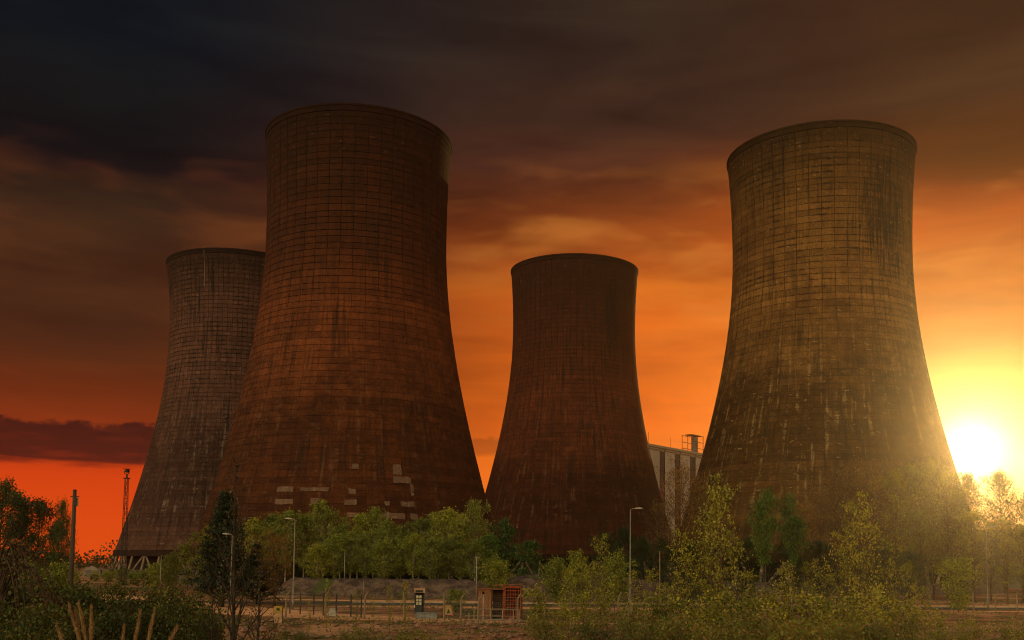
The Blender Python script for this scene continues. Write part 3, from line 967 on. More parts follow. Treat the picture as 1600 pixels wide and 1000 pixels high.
def plant(name, kind, px, top, d, label, cat, group=None, wide=1.0, var=None, lift=0.0):
    """stand one plant so that its top reaches the height seen at (px, top)"""
    hm, vs = KIND[kind]
    p = unproject(px, top, d)
    z0 = float(gz(p.x, d)) + lift - 0.05
    s = max(0.2, (p.z - z0) / hm)
    k = COUNT.get(kind, 0)
    COUNT[kind] = k + 1
    tm, cm = vs[(k if var is None else var) % len(vs)]
    e = empty(name, (p.x, d, z0), vrng.uniform(0, 6.28))
    w = s * wide
    e.scale = (w, w, s)
    link('trunk', tm, e)
    link('crown', cm, e)
    tag(e, label, cat, group)
    return e


def row(name, kind, spots, text, cat, group, wide=1.0, lift=0.0):
    """a counted row; spots are (px, top, depth[, wide]) from left to right"""
    spots = sorted(spots)
    for i, s in enumerate(spots):
        kd = kind if len(s) < 5 else s[4]
        plant(name, kd, s[0], s[1], s[2], text % ORD[i] if len(spots) > 1 else text, cat, group, s[3] if len(s) > 3 else wide, None, lift)


# ------------------------------------------------------------------ trees
row('birch_tree', 'birch', [(402, 812, 196, .9), (426, 806, 203, .8), (448, 800, 200, .9), (476, 806, 206, .8), (507, 785, 204, .75), (533, 820, 198, .9), (560, 806, 207, .9),
                            (585, 796, 210, .7), (604, 815, 200, .9), (628, 824, 205, .9), (655, 812, 202, .9), (682, 803, 208, .8), (703, 797, 200, .8), (722, 806, 207, .8), (744, 785, 205, .6)],
    '%s birch from the left in the back row behind the earth bank', 'tree', 'back row of birches behind the earth bank')
row('young_birch', 'birch', [(495, 852, 188, 1.4), (523, 838, 191, 1.1), (548, 832, 193, 1.1), (574, 838, 190, 1.1), (600, 846, 188, 1.3), (622, 842, 193, 1.1), (646, 836, 190, 1.1),
                             (672, 842, 188, 1.2), (697, 846, 192, 1.2), (720, 838, 189, 1.1), (742, 848, 187, 1.2)],
    '%s young birch from the left along the front edge behind the earth bank', 'tree', 'front row of young birches behind the earth bank')
row('dark_backing_bush', 'dark', [(415, 862, 212, 1.5), (452, 858, 214, 1.5), (490, 864, 211, 1.6), (528, 860, 213, 1.5), (566, 862, 215, 1.6), (604, 858, 212, 1.5), (642, 860, 214, 1.6), (680, 858, 213, 1.5), (718, 856, 212, 1.5), (752, 862, 210, 1.5)],  # dark-leaved bushes added so the space under the birches reads as shaded
    '%s dark bush from the left added as shade behind the birch trunks', 'bush', 'dark bushes behind the birch trunks')
plant('small_tree', 'bushgreen', 712, 921, 123, 'small spreading green tree between the kiosk and the rusty hut', 'tree', wide=1.35)
row('leafy_tree', 'green', [(790, 814, 192, .75), (762, 838, 189, .9), (826, 846, 186, .9)],
    '%s full green tree from the left, below the middle tower beside the mound', 'tree', 'green trees by the mound')
row('willow_tree', 'yellow', [(322, 818, 203, .7), (296, 832, 196, .8), (272, 862, 188, .9)],
    '%s yellowish willow from the left, before the foot of the largest tower', 'tree', 'willows left of the dark conifer')
plant('conifer', 'conifer', 352, 768, 131, 'tall dark pointed conifer standing left of the birches', 'tree', wide=1.2)
plant('dark_tree', 'bud', 432, 842, 136, 'dark brown twiggy tree beside the tall conifer', 'tree', wide=1.5)
plant('dark_bush', 'conifer', 405, 850, 140, 'low dark evergreen between the conifer and the lamp post', 'tree', wide=1.5)
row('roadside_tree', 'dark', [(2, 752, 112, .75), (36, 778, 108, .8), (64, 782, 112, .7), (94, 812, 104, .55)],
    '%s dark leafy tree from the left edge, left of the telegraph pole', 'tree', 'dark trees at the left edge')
plant('slender_tree', 'dark', 100, 784, 103, 'thin light-crowned tree rising beside the dark trees near the telegraph pole', 'tree', wide=.28)
row('roadside_bush', 'bushgreen', [(60, 872, 92, 1.0), (20, 880, 86, 1.2), (98, 880, 96, .8)],
    '%s green bush from the left under the dark trees at the left edge', 'bush', 'bushes under the dark trees')
row('distant_tree', 'dark', [(95, 876, 430, .9), (124, 878, 450, 1.0), (152, 872, 440, 1.0), (176, 873, 330, .6)],
    '%s small distant tree from the left on the orange horizon', 'tree', 'distant trees on the horizon')
row('tower_bush', 'bushgreen', [(150, 893, 262, 1.6), (170, 890, 250, 1.7), (192, 888, 240, 1.6), (212, 891, 232, 1.7), (232, 888, 226, 1.6), (248, 880, 220, 1.3), (264, 870, 214, 1.1)],
    '%s bush from the left before the columns of the far left tower', 'bush', 'bushes before the far left tower')
row('mound_bush', 'bushgreen', [(778, 866, 160, .9), (868, 872, 152, 1.0), (905, 862, 150, .8), (958, 858, 150, .9)],
    '%s green bush from the left growing on the earth mound', 'bush', 'bushes on the mound')
row('dark_backing_tree', 'dark', [(976, 826, 176, .8), (944, 832, 186, .8), (1006, 840, 172, .8), (1035, 842, 168, .9), (1075, 850, 152, 1.0), (1118, 846, 150, .9), (1165, 840, 152, 1.0), (1236, 838, 150, 1.0), (1282, 846, 152, 1.0), (1330, 850, 150, 1.0), (1378, 852, 154, 1.0), (1420, 862, 152, 1.0)],  # dark-leaved trees, most added as shade behind and between the saplings
    '%s dark leafy tree from the left standing for shade behind the right-hand saplings', 'tree', 'dark trees behind the saplings')
row('budding_tree', 'bud', [(1036, 792, 168, .9), (1062, 742, 172, .85), (1088, 760, 178, .8), (1108, 790, 170, .9), (1282, 772, 186, .9), (1312, 742, 190, .8), (1346, 740, 188, .8), (1376, 752, 184, .8), (1255, 800, 180, .9)],
    '%s bare orange-brown budding tree from the left before the right-hand tower', 'tree', 'budding trees before the right-hand tower')
row('golden_tree', 'goldbud', [(1400, 740, 182, .8), (1428, 730, 186, .75), (1456, 722, 190, .7), (1478, 742, 186, .8), (1500, 770, 184, .9), (1520, 800, 178, 1.0), (1546, 818, 186, 1.0), (1572, 812, 180, 1.0), (1596, 822, 176, 1.0), (1440, 800, 165, 1.0)],
    '%s golden budding tree from the left in the glow by the sun', 'tree', 'golden trees below the sun')
row('poplar_tree', 'poplar', [(1514, 742, 238, .8), (1567, 738, 240, 1.0), (1606, 770, 246, 1.0)],
    '%s tall pointed tree from the left against the bright sky under the sun', 'tree', 'tall trees against the sun')
plant('full_tree', 'highcrown', 1194, 764, 142, 'left dark green tree before the right-hand tower, the taller of a pair', 'tree', wide=.5)
plant('full_tree', 'highcrown', 1238, 776, 146, 'right dark green tree before the right-hand tower, the lower of a pair', 'tree', wide=.5)
plant('round_shrub', 'bushgreen', 1496, 872, 138, 'round pale-green shrub on several stems behind the right-hand fence', 'shrub', wide=1.0)

# ------------------------------------------------------------------ nearer growth
sr = random.Random(31)
env = ([840, 905, 940, 975, 1000, 1040, 1090, 1126, 1160, 1205, 1250, 1300, 1340, 1380, 1430, 1480], [905, 862, 838, 872, 885, 812, 800, 742, 842, 884, 850, 795, 770, 800, 828, 905])
spots = [(940, 838, 92, .9), (1126, 742, 66, .6), (1112, 770, 68, .6), (1340, 770, 64, .6), (1322, 790, 66, .6)]
for k in range(34):
    px = 860 + 17.8 * k + sr.uniform(-7, 7)
    spots.append((px, float(np.interp(px, *env)) + sr.choice((20, 45, 70, 95)) + sr.uniform(-8, 8), sr.uniform(58, 82) if px > 990 else sr.uniform(84, 98), sr.uniform(.65, 1.1)))
row('leafy_sapling', 'sapling', spots, '%s leafy green sapling from the left in the right-hand thicket', 'sapling', 'leafy saplings of the right-hand thicket')
row('slim_sapling', 'sapling', [(484, 940, 84, .55), (512, 908, 86, .45), (558, 922, 82, .5), (584, 930, 84, .5), (610, 914, 80, .55), (634, 908, 82, .7), (240, 912, 80, .6), (262, 918, 72, .7)],
    '%s slim young sapling from the left along the rough verge', 'sapling', 'slim saplings on the verge')
row('scrub_bush', 'scrub', [(846, 915, 80, 1.1), (888, 940, 72, 1.1), (925, 925, 76, 1.1), (975, 945, 70, 1.1), (1015, 938, 62, 1.1), (1060, 925, 60, 1.1), (1105, 930, 54, 1.1), (1150, 935, 52, 1.1), (1195, 922, 54, 1.1),
                            (1240, 930, 50, 1.1), (1285, 922, 54, 1.1), (1325, 928, 48, 1.1), (1370, 930, 52, 1.1), (1410, 945, 54, 1.1), (1450, 955, 58, 1.1), (1520, 965, 62, 1.0), (1585, 970, 60, 1.0)],
    '%s leafy scrub bush from the left along the near right edge', 'bush', 'scrub bushes at the near right')
row('weedy_bush', 'thicket', [(850, 968, 56, 1.0), (930, 972, 52, 1.0), (1000, 972, 46, 1.0), (1075, 966, 42, 1.0), (1130, 972, 38, 1.0), (1180, 966, 40, 1.0), (1230, 974, 36, 1.0), (1290, 966, 38, 1.0), (1345, 970, 40, 1.0), (1400, 976, 40, 1.0), (1470, 984, 46, 1.0),
                              (450, 988, 48, 1.0), (560, 985, 50, 1.0), (640, 985, 54, 1.0)],
    '%s brown-green weedy bush from the left in the nearest growth', 'bush', 'weedy bushes in front')
row('bramble_bush', 'bramble', [(-20, 880, 46, 1.0), (30, 914, 50, 1.0), (85, 920, 54, 1.0), (150, 922, 60, 1.0), (205, 918, 66, .9), (250, 946, 58, .8), (20, 950, 32, .9), (90, 955, 36, .9), (160, 958, 38, .9), (215, 962, 36, .8), (-10, 985, 24, .8), (50, 985, 24, .8), (120, 990, 26, .8)],
    '%s dark bramble bush from the left in the near left corner', 'bush', 'brambles in the near left corner')
plant('dark_shrub', 'bramble', 300, 925, 56, 'dark green shrub beside the bare sapling at lower left', 'shrub', wide=.65)
plant('dark_shrub', 'bramble', 318, 958, 44, 'low dark green shrub in front, right of the dark green shrub', 'shrub', wide=.6)
plant('bare_sapling', 'bare', 374, 712, 38, 'thin bare sapling with budding twigs in front of the conifer', 'sapling', wide=.75)
plant('bare_bush', 'bare', 405, 880, 36, 'low bare twiggy bush right of the bare sapling', 'bush', wide=1.3)
plant('bare_bush', 'bare', 335, 925, 37, 'low bare twiggy bush left of the bare sapling', 'bush', wide=1.3)

# dead arching canes at the left edge
for i, (px, py, d, txt) in enumerate(((8, 846, 40, 'uppermost'), (4, 872, 38, 'middle'), (60, 925, 42, 'lowest'))):
    p = unproject(px, py, d)
    z0 = float(gz(p.x, d))
    e = empty('dead_cane', (p.x, d, z0))
    hh = p.z - z0
    r_ = random.Random(40 + i)
    for k in range(5):
        a = -0.5 + 0.25 * k + r_.uniform(-.2, .2)
        pts = []
        for s in range(9):
            t = s / 8
            pts.append((-.6 + 2.2 * t * (0.7 + .12 * k), a * t, hh * (1 - (2 * t - 1.05) ** 2 * (.55 if t > .5 else .92)) - .08 * k))
        MB().tube(pts, [.05 * (1 - .5 * s / 8) for s in range(9)], 5).build('cane', MATS['dead_cane'], e, True)
        lv = np.array(pts)[3:]
        rg = np.random.default_rng(50 + i * 9 + k)
        P = lv[rg.integers(0, len(lv), 70)] + rg.normal(0, .09, (70, 3))
        MB().quads(leaf_quads(P, .16, .08, rg, -.4)).build('leaves', MATS['bare_bud'], e)
    tag(e, txt + ' clump of dead brown arching canes at the left edge', 'cane', 'dead canes at the left edge')

# pampas plumes
pr = np.random.default_rng(77)


def pampas(label, tips, d):
    mid = sum(t[0] for t in tips) / len(tips)
    p = unproject(mid, 990, d)
    z0 = float(gz(p.x, d))
    e = empty('pampas_grass', (p.x, d, z0))
    for px, py, lean in tips:
        dd = d + pr.uniform(-.5, .5)
        q_ = unproject(px, py, dd)
        tip = np.array([q_.x - p.x, dd - d, q_.z - z0])
        bend = np.array([lean, 0, -1.0])
        ln = 0.95
        pts = [tip + bend / np.linalg.norm(bend) * ln * s + np.array([0.10 * lean * s * s, 0, 0]) for s in np.linspace(0, 1, 9)]
        rad_ = [.003, .011, .019, .025, .028, .028, .024, .016, .008]
        pl = MB().tube([tuple(x) for x in pts], rad_, 7)
        # hairs
        n = 700
        s = pr.uniform(0, 1, n)
        c = np.stack([np.interp(s * 8, range(9), np.array(pts)[:, k]) for k in range(3)], -1)
        r = np.interp(s * 8, range(9), rad_)
        a = pr.uniform(0, 6.28, n)
        P = c + np.stack([np.cos(a) * r, np.sin(a) * r, np.zeros(n)], -1)
        ax = np.stack([np.cos(a) * .5, np.sin(a) * .5, np.full(n, 1.6)], -1)
        pl.quads(leaf_quads(P, .13, .009, pr, 0.3, ax))
        pl.build('plume', MATS['plume'], e)
        root = np.array([pr.uniform(-.15, .15), pr.uniform(-.15, .15), 0.0])
        MB().tube([tuple(root), tuple(root * .5 + pts[-1] * .5 + np.array([0, 0, .1])), tuple(pts[-1])], [.012, .01, .009], 5).build('stalk', MATS['plume'], e)
    bl = MB()
    for k in range(110):
        a, ln = pr.uniform(0, 6.28), pr.uniform(.7, 1.4)
        pts = []
        for s in np.linspace(0, 1, 5):
            pts.append((math.cos(a) * ln * s * .8, math.sin(a) * ln * s * .8, ln * (1.5 * s - 1.15 * s * s)))
        w = np.array([-math.sin(a), math.cos(a), 0]) * .012
        for i in range(4):
            A, B = np.array(pts[i]), np.array(pts[i + 1])
            bl.quads([[A - w, A + w, B + w * .7, B - w * .7]])
    bl.build('leaves', MATS['bramble_leaf'], e)
    tag(e, label, 'grass', 'pampas grass clumps')


pampas('pampas grass clump with five cream plumes in the lower left corner', [(107, 943, .32), (117, 950, .18), (123, 943, .22), (143, 946, .02), (88, 976, .4)], 22.0)
pampas('pampas grass clump with four cream plumes right of the first clump', [(194, 978, -.05), (220, 954, -.14), (242, 952, -.16), (277, 979, -.45)], 21.0)

# ground cover and rubble: nobody could count these
gr = np.random.default_rng(9)
n = 42000
gy_ = gr.uniform(62, 112, n)
gx_ = (gr.uniform(-60, 1680, n) - CX) / F * gy_
dens = 0.5 + 0.5 * np.sin(gx_ * .35 + 1.7 * np.sin(gy_ * .21)) * np.sin(gy_ * .43 + gx_ * .17)
keep = gr.random(n) < dens * 0.75 + 0.06
gx_, gy_ = gx_[keep], gy_[keep]
P = np.stack([gx_, gy_, gz(gx_, gy_) + gr.uniform(.02, .32, len(gx_)) ** 1.3], -1)
o = MB().quads(leaf_quads(P, .26, .09, gr, 0.7)).build('ground_cover', MATS['weed_leaf'])
tag(o, 'low weeds and grass over the rough near ground', 'weeds', kind='stuff')
n = 16000
gy_ = gr.uniform(112, 185, n)
gx_ = (gr.uniform(-60, 1680, n) - CX) / F * gy_
dens = 0.5 + 0.5 * np.sin(gx_ * .2 + 1.7 * np.sin(gy_ * .11)) * np.sin(gy_ * .23 + gx_ * .09)
keep = (gr.random(n) < dens * 0.9) & ~((gy_ > 140) & (gy_ < 160) & (gx_ > -40)) & ~((gx_ < -5) & (np.abs(gy_ - np.interp(gx_, [-75, -52, -36, -22, -8], [168, 146, 124, 112, 108])) < 10))
gx_, gy_ = gx_[keep], gy_[keep]
P = np.stack([gx_, gy_, gr.uniform(.02, .4, len(gx_))], -1)
o = MB().quads(leaf_quads(P, .45, .14, gr, 0.7)).build('yard_grass', MATS['weed_leaf'])
tag(o, 'tufts of rough grass over the yard behind the fence', 'grass', kind='stuff')
n = 2600
gy_ = gr.uniform(74, 106, n)
gx_ = (gr.uniform(380, 1640, n) - CX) / F * gy_
mbx = MB()
oct_ = np.array([(1, 0, 0), (0, 1, 0), (-1, 0, 0), (0, -1, 0), (0, 0, 1), (0, 0, -1)], float)
of = [(0, 1, 4), (1, 2, 4), (2, 3, 4), (3, 0, 4), (1, 0, 5), (2, 1, 5), (3, 2, 5), (0, 3, 5)]
for x, y in zip(gx_, gy_):
    s = gr.gamma(2.0, .05) + .03
    mbx.add(oct_ * s * gr.uniform(.6, 1.3, (6, 3)) * np.array([1.2, 1.2, .8]) + np.array([x, y, float(gz(x, y)) + s * .3]), of)
tag(mbx.build('rubble', MATS['rubble']), 'broken red-brown rubble strewn over the near soil', 'rubble', kind='stuff')
n = 24000
fx = gr.uniform(-560, 560, n)
fy = gr.uniform(560, 640, n)
hh = 9 + 4 * np.sin(fx * .05) + 3 * np.sin(fx * .13 + 1) + 2 * np.sin(fx * .31)
P = np.stack([fx, fy, gr.uniform(0, 1, n) ** .8 * hh], -1)
tag(MB().quads(leaf_quads(P, 1.7, 1.3, gr)).build('far_woodland', MATS['far_leaf']), 'far woodland along the horizon', 'woodland', kind='stuff')

# ------------------------------------------------------------------ street lamps and poles


def ground_at(px, d):
    p = unproject(px, 880, d)
    return Vector((p.x, d, float(gz(p.x, d))))


def lamp(px, top, d, side, arm, label):
    b = ground_at(px, d)
    h = unproject(px, top, d).z - b.z
    b.x = unproject(px, top, d).x
    e = empty('street_lamp', b)
    MB().tube([(0, 0, 0), (0, 0, 1.4)], [.13, .13], 10).build('base', MATS['lamp_grey'], e, True)
    MB().tube([(0, 0, 1.4), (0, 0, 1.45), (0, 0, h - .1)], [.13, .09, .055], 10).build('pole', MATS['lamp_grey'], e, True)
    MB().tube([(0, 0, h - .1), (side * .06, 0, h + .02), (side * arm * .5, 0, h + .1), (side * arm, 0, h + .12)], [.05, .045, .04, .035], 8).build('arm', MATS['lamp_grey'], e, True)
    hd = MB()
    hd.add([(side * (arm - .1), -.06, h + .06), (side * (arm - .1), .06, h + .06), (side * (arm + .75), .10, h + .10), (side * (arm + .75), -.10, h + .10),
            (side * (arm - .1), -.05, h + .18), (side * (arm - .1), .05, h + .18), (side * (arm + .75), .08, h + .2), (side * (arm + .75), -.08, h + .2),
            (side * (arm + .3), -.15, h + .06), (side * (arm + .3), .15, h + .06), (side * (arm + .3), .12, h + .26), (side * (arm + .3), -.12, h + .26)],
           [(0, 1, 9, 8), (8, 9, 2, 3), (4, 11, 10, 5), (11, 7, 6, 10), (0, 8, 11, 4), (8, 3, 7, 11), (1, 5, 10, 9), (9, 10, 6, 2), (0, 4, 5, 1), (3, 2, 6, 7)])
    hd.build('lamp_head', MATS['galvanised'], e)
    tag(e, label, 'street lamp', 'street lamps')


lamp(461, 812, 127, -1, .55, 'tall street lamp before the birches, its arm pointing left')
lamp(363, 836, 124, -1, .45, 'street lamp in front of the dark conifer, arm pointing left')
lamp(985, 796, 114, 1, .6, 'tall street lamp before the middle tower, its arm pointing right')
lamp(1541, 824, 149, 1, .7, 'street lamp at far right in the sun glow')
lamp(1044, 823, 196, 1, .9, 'distant street lamp half hidden by bare trees below the white building')

b = ground_at(119, 86)
p = unproject(117, 766, 86)
b.x = p.x
e = empty('telegraph_pole', b)
h = p.z - b.z
MB().tube([(0, 0, 0), (0, 0, h * .5), (0, 0, h)], [.24, .19, .15], 12).build('pole', MATS['creosote_wood'], e, True)
MB().box((.25, -.1, h - 1.0), (.2, .2, .7)).build('junction_box', MATS['black_steel'], e)
MB().bar((-.34, 0, h - .55), (.4, 0, h - .55), .06).build('cross_bolt', MATS['black_steel'], e)
MB().tube([(0, 0, h), (0, 0, h + .06)], [.17, .12], 12).build('cap', MATS['black_steel'], e, True)
for k in range(5):
    MB().bar((-.2, 0, 2.6 + k * .9), (.2, 0, 2.6 + k * .9), .025).build('step_bolt', MATS['black_steel'], e)
tag(e, 'dark wooden telegraph pole against the orange sky at left', 'pole')

# lattice mast with camera head
b = ground_at(200, 205)
pt = unproject(198, 748, 205)
b.x = pt.x
e = empty('lattice_mast', b)
h = pt.z - b.z
hw = lambda z: .52 - .26 * z / h
NB = 22
for sx_, sy_ in ((-1, -1), (1, -1), (1, 1), (-1, 1)):
    MB().bar((sx_ * hw(0), sy_ * hw(0), 0), (sx_ * hw(h), sy_ * hw(h), h), .085).build('leg', MATS['black_steel'], e)
for k in range(NB):
    z0, z1 = h * k / NB, h * (k + 1) / NB
    m_ = MB()
    for (ax, ay), (bx_, by_) in (((-1, -1), (1, -1)), ((1, -1), (1, 1)), ((1, 1), (-1, 1)), ((-1, 1), (-1, -1))):
        a_, c_ = (1, 0) if k % 2 else (0, 1)
        A = (ax * hw(z0), ay * hw(z0), z0)
        B = (bx_ * hw(z1), by_ * hw(z1), z1)
        if k % 2:
            A, B = (bx_ * hw(z0), by_ * hw(z0), z0), (ax * hw(z1), ay * hw(z1), z1)
        m_.bar(A, B, .04)
        m_.bar((ax * hw(z1), ay * hw(z1), z1), (bx_ * hw(z1), by_ * hw(z1), z1), .04)
    m_.build('brace', MATS['black_steel'], e)
MB().box((0, 0, h + .08), (1.1, 1.1, .16)).build('top_plate', MATS['black_steel'], e)
MB().tube([(0, 0, h + .1), (0, 0, h + .9)], [.22, .16], 8).build('bracket', MATS['black_steel'], e)
MB().tube([(-.5, 0, h + 1.6), (-.42, 0, h + 1.05), (0, 0, h + .85), (.42, 0, h + 1.05), (.5, 0, h + 1.6)], [.1] * 5, 6).build('yoke', MATS['black_steel'], e)
MB().tube([(0, -.45, h + 1.55), (0, .5, h + 1.6)], [.3, .36], 10).build('camera_body', MATS['black_steel'], e)
MB().box((0, 0, h + 1.98), (1.3, .9, .1)).build('hood', MATS['black_steel'], e)
tag(e, 'slender steel lattice mast with a camera head beside the far left tower', 'mast')


def stick(name, px, top, base_py, d, r, mat, label, group=None, cross=False, lift=0.0):
    p = unproject(px, top, d)
    bz = max(float(gz(p.x, d)), unproject(px, base_py, d).z) if lift else float(gz(p.x, d))
    e = empty(name, (p.x, d, bz))
    h = p.z - bz
    MB().tube([(0, 0, 0), (0, 0, h)], [r, r * .8], 8).build('shaft', MATS[mat], e, True)
    if cross:
        MB().bar((-.45, 0, h - .2), (.45, 0, h - .2), .09).build('crossarm', MATS[mat], e)
    else:
        MB().tube([(0, 0, h), (0, 0, h + .08)], [r * 1.2, r * .5], 8).build('cap', MATS[mat], e, True)
    tag(e, label, 'pole', group)


stick('service_pole', 745, 869, 925, 158, .10, 'galvanised', 'pale thin service pole with a short crossarm behind the hut', cross=True)
stick('marker_pole', 539, 862, 905, 186, .07, 'galvanised', 'thin pale marker pole rising from the earth bank before the birches')
stick('marker_pole', 568, 908, 932, 168, .05, 'galvanised', 'short thin marker pole low on the earth bank')
stick('sign_pole', 252, 868, 930, 170, .06, 'galvanised', 'thin sign pole right of the far left tower foot')
stick('marker_pole', 1031, 862, 936, 108, .05, 'post_concrete', 'thin pale pole among the saplings right of the tall street lamp')

# ------------------------------------------------------------------ fences


def cranked_post(parent, x, y, h=2.95, turn=-1, ang=0.0):
    z0 = float(gz(x, y))
    m_ = MB()
    m_.tube([(0, 0, -.1), (0, 0, h - .55)], [.115, .095], 4)
    m_.tube([(0, 0, h - .57), (turn * .22 * math.cos(ang) + .12, turn * .22 * math.sin(ang), h)], [.095, .07], 4)
    return m_.build('fence_post', MATS['post_concrete'], parent, loc=(x, y, z0))


def fence(label, line, step, seed, h=2.95):
    rg = random.Random(seed)
    e = empty('wire_fence', (0, 0, 0))
    posts = []
    for (x0, y0), (x1, y1) in zip(line[:-1], line[1:]):
        n = max(1, round(math.hypot(x1 - x0, y1 - y0) / step))
        for k in range(n):
            s = k / n
            posts.append((x0 + (x1 - x0) * s, y0 + (y1 - y0) * s))
    posts.append(line[-1])
    for x, y in posts:
        o = cranked_post(e, x, y, h + rg.uniform(-.08, .08), rg.choice((-1, 1, 1)))
        o.rotation_euler = (rg.uniform(-.02, .02), rg.uniform(-.02, .02), rg.uniform(-.2, .2))
    for zz in (.12, .8, 1.45, 2.1, 2.38, 2.62, 2.86):
        off = .12 if zz > 2.4 else .1
        MB().tube([(x, y - off, float(gz(x, y)) + zz * h / 2.95 + rg.uniform(-.03, .03)) for x, y in posts], .009, 3).build('strand', MATS['wire'], e)
    m_ = MB()
    for (x0, y0), (x1, y1) in zip(posts[:-1], posts[1:]):
        L = math.hypot(x1 - x0, y1 - y0)
        n = int(L / .28)
        z0, z1 = float(gz(x0, y0)), float(gz(x1, y1))
        for k in range(n):
            for sg in (1, -1):
                s0, s1 = k / n, (k + sg * 2.0 * .95 / .95) / n
                if not 0 <= s1 <= 1:
                    continue
                m_.tube([(x0 + (x1 - x0) * s0, y0 + (y1 - y0) * s0 - .08, z0 + .15), (x0 + (x1 - x0) * s1, y0 + (y1 - y0) * s1 - .08, z0 + 2.1)], .004, 3, False)
    m_.build('mesh_wire', MATS['wire'], e)['kind'] = 'stuff'
    tag(e, label, 'fence')
    return e


fence('wire fence on cranked concrete posts running before the hut and kiosk', [(-26, 108), (-9.1, 106.5), (-5.2, 99.5), (-1.4, 103), (9.5, 112)], 3.9, 3)
fence('wire fence on cranked concrete posts at right below the saplings', [(15, 112), (24, 122), (44, 145), (82, 146)], 3.1, 4, 2.75)
# strainer post with two raking braces
e = empty('strainer_post', (10.6, 111.5, 0))
cranked_post(e, 0, 0, 2.9).location = (0, 0, 0)
for s in (-1, 1):
    MB().bar((s * 1.0, 0, -.05), (s * .1, 0, 1.7), .13).build('brace', MATS['post_concrete'], e)
tag(e, 'concrete strainer post with two slanting braces below the tall street lamp', 'post')
# black steel posts
e = empty('steel_fence', (0, 0, 0))
bp = []
for px in (455, 471, 492, 507, 527, 550, 566):
    d = 116 - (px - 471) * .06
    p = ground_at(px, d)
    bp.append(p)
    MB().box((0, 0, 1.2), (.14, .1, 2.5)).build('fence_post', MATS['black_steel'], e, loc=p)
for zz in (.5, 2.2):
    MB().tube([(q_.x, q_.y, q_.z + zz) for q_ in bp], .02, 4).build('rail', MATS['black_steel'], e)
tag(e, 'short run of black steel fence posts right of the tall left street lamp', 'fence')

# ------------------------------------------------------------------ kiosk, slab, signs
d = 118
b = ground_at(656.5, d)
e = empty('kiosk', b, .12)
hk, wk = unproject(656, 919, d).z - b.z, 1.15
MB().box((0, 0, .06), (wk + .1, 1.2, .12)).build('plinth', MATS['grey_slab'], e)
for sx_ in (-1, 1):
    for sy_ in (-1, 1):
        MB().box((sx_ * (wk / 2 - .05), sy_ * .5, hk * .43 + .12), (.11, .11, hk * .86)).build('corner_post', MATS['kiosk_blue'], e)
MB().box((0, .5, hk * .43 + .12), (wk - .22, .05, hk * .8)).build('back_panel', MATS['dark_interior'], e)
dr = MB().box((-.08, -.5, .62), (wk - .42, .06, .95)).build('door', MATS['kiosk_blue'], e)
for sx_ in (-1, 0, 1):
    MB().box((-.08 + sx_ * (wk - .46) / 2, -.5, 1.68), (.06, .07, 1.15)).build('glazing_bar', MATS['kiosk_blue'], dr)
for z in (1.1, 1.48, 1.86, 2.25):
    MB().box((-.08, -.5, z), (wk - .4, .075, .05)).build('glazing_bar', MATS['kiosk_blue'], dr)
for i in range(3):
    for s in (-1, 1):
        MB().box((-.08 + s * (wk - .46) / 4, -.49, 1.29 + i * .385), (.25, .02, .3)).build('pane', MATS['pane_white'], dr)
MB().box((0, -.02, hk - .28), (wk + .06, 1.16, .5)).build('fascia', MATS['kiosk_cream'], e)
MB().box((-.04, -.615, hk - .34), (wk - .25, .02, .26)).build('sign_panel', MATS['kiosk_blue'], e)
MB().box((0, -.02, hk), (wk + .16, 1.28, .07)).build('roof', MATS['kiosk_cream'], e)
MB().box((-wk / 2 + .02, -.58, .95), (.1, .1, .35)).build('handset', MATS['pane_white'], e)
tag(e, 'narrow dark kiosk with pale top and small window panes behind the fence', 'kiosk')

b = ground_at(668, 110)
e = empty('concrete_block', b, .05)
MB().box((0, 0, .3), (2.3, .9, .6), 0, .96).build('block', MATS['grey_slab'], e)
MB().box((0, 0, .63), (2.36, .96, .06)).build('lid', MATS['grey_slab'], e)
tag(e, 'low grey concrete block on the ground right of the kiosk', 'block')


def a_board(px, d, w, h, label, frame, face, mark):
    b = ground_at(px, d)
    e = empty('warning_sign', b)
    for s, nm in ((-1, 'front_board'), (1, 'back_board')):
        m_ = MB()
        for (xa, za, xb, zb) in ((-w / 2, 0, -w * .28, h), (w / 2, 0, w * .28, h), (-w * .3, h, w * .3, h), (-w / 2, .12, w / 2, .12)):
            m_.bar((xa, s * (.35 - .33 * za / h), za), (xb, s * (.35 - .33 * zb / h), zb), .1)
        fr = m_.build(nm, MATS[frame], e)
        y0, y1 = s * .31, s * .06
        MB().add([(-w * .44, y0, .16), (w * .44, y0, .16), (w * .27, y1, h * .94), (-w * .27, y1, h * .94), (-w * .44, y0 + .02, .16), (w * .44, y0 + .02, .16), (w * .27, y1 + .02, h * .94), (-w * .27, y1 + .02, h * .94)],
                 [(0, 1, 2, 3), (7, 6, 5, 4), (0, 4, 5, 1), (1, 5, 6, 2), (2, 6, 7, 3), (3, 7, 4, 0)]).build('panel', MATS[face], fr)
        if s < 0:
            MB().add([(-w * .16, y0 * .75 - .05, h * .3), (w * .18, y0 * .75 - .05, h * .3), (0, y0 * .45 - .05, h * .7), (-w * .16, y0 * .75 - .03, h * .3), (w * .18, y0 * .75 - .03, h * .3), (0, y0 * .45 - .03, h * .7)],
                     [(0, 1, 2), (5, 4, 3), (0, 3, 4, 1), (1, 4, 5, 2), (2, 5, 3, 0)]).build('mark', MATS[mark], fr)
    tag(e, label, 'sign', 'folding signs in the yard')


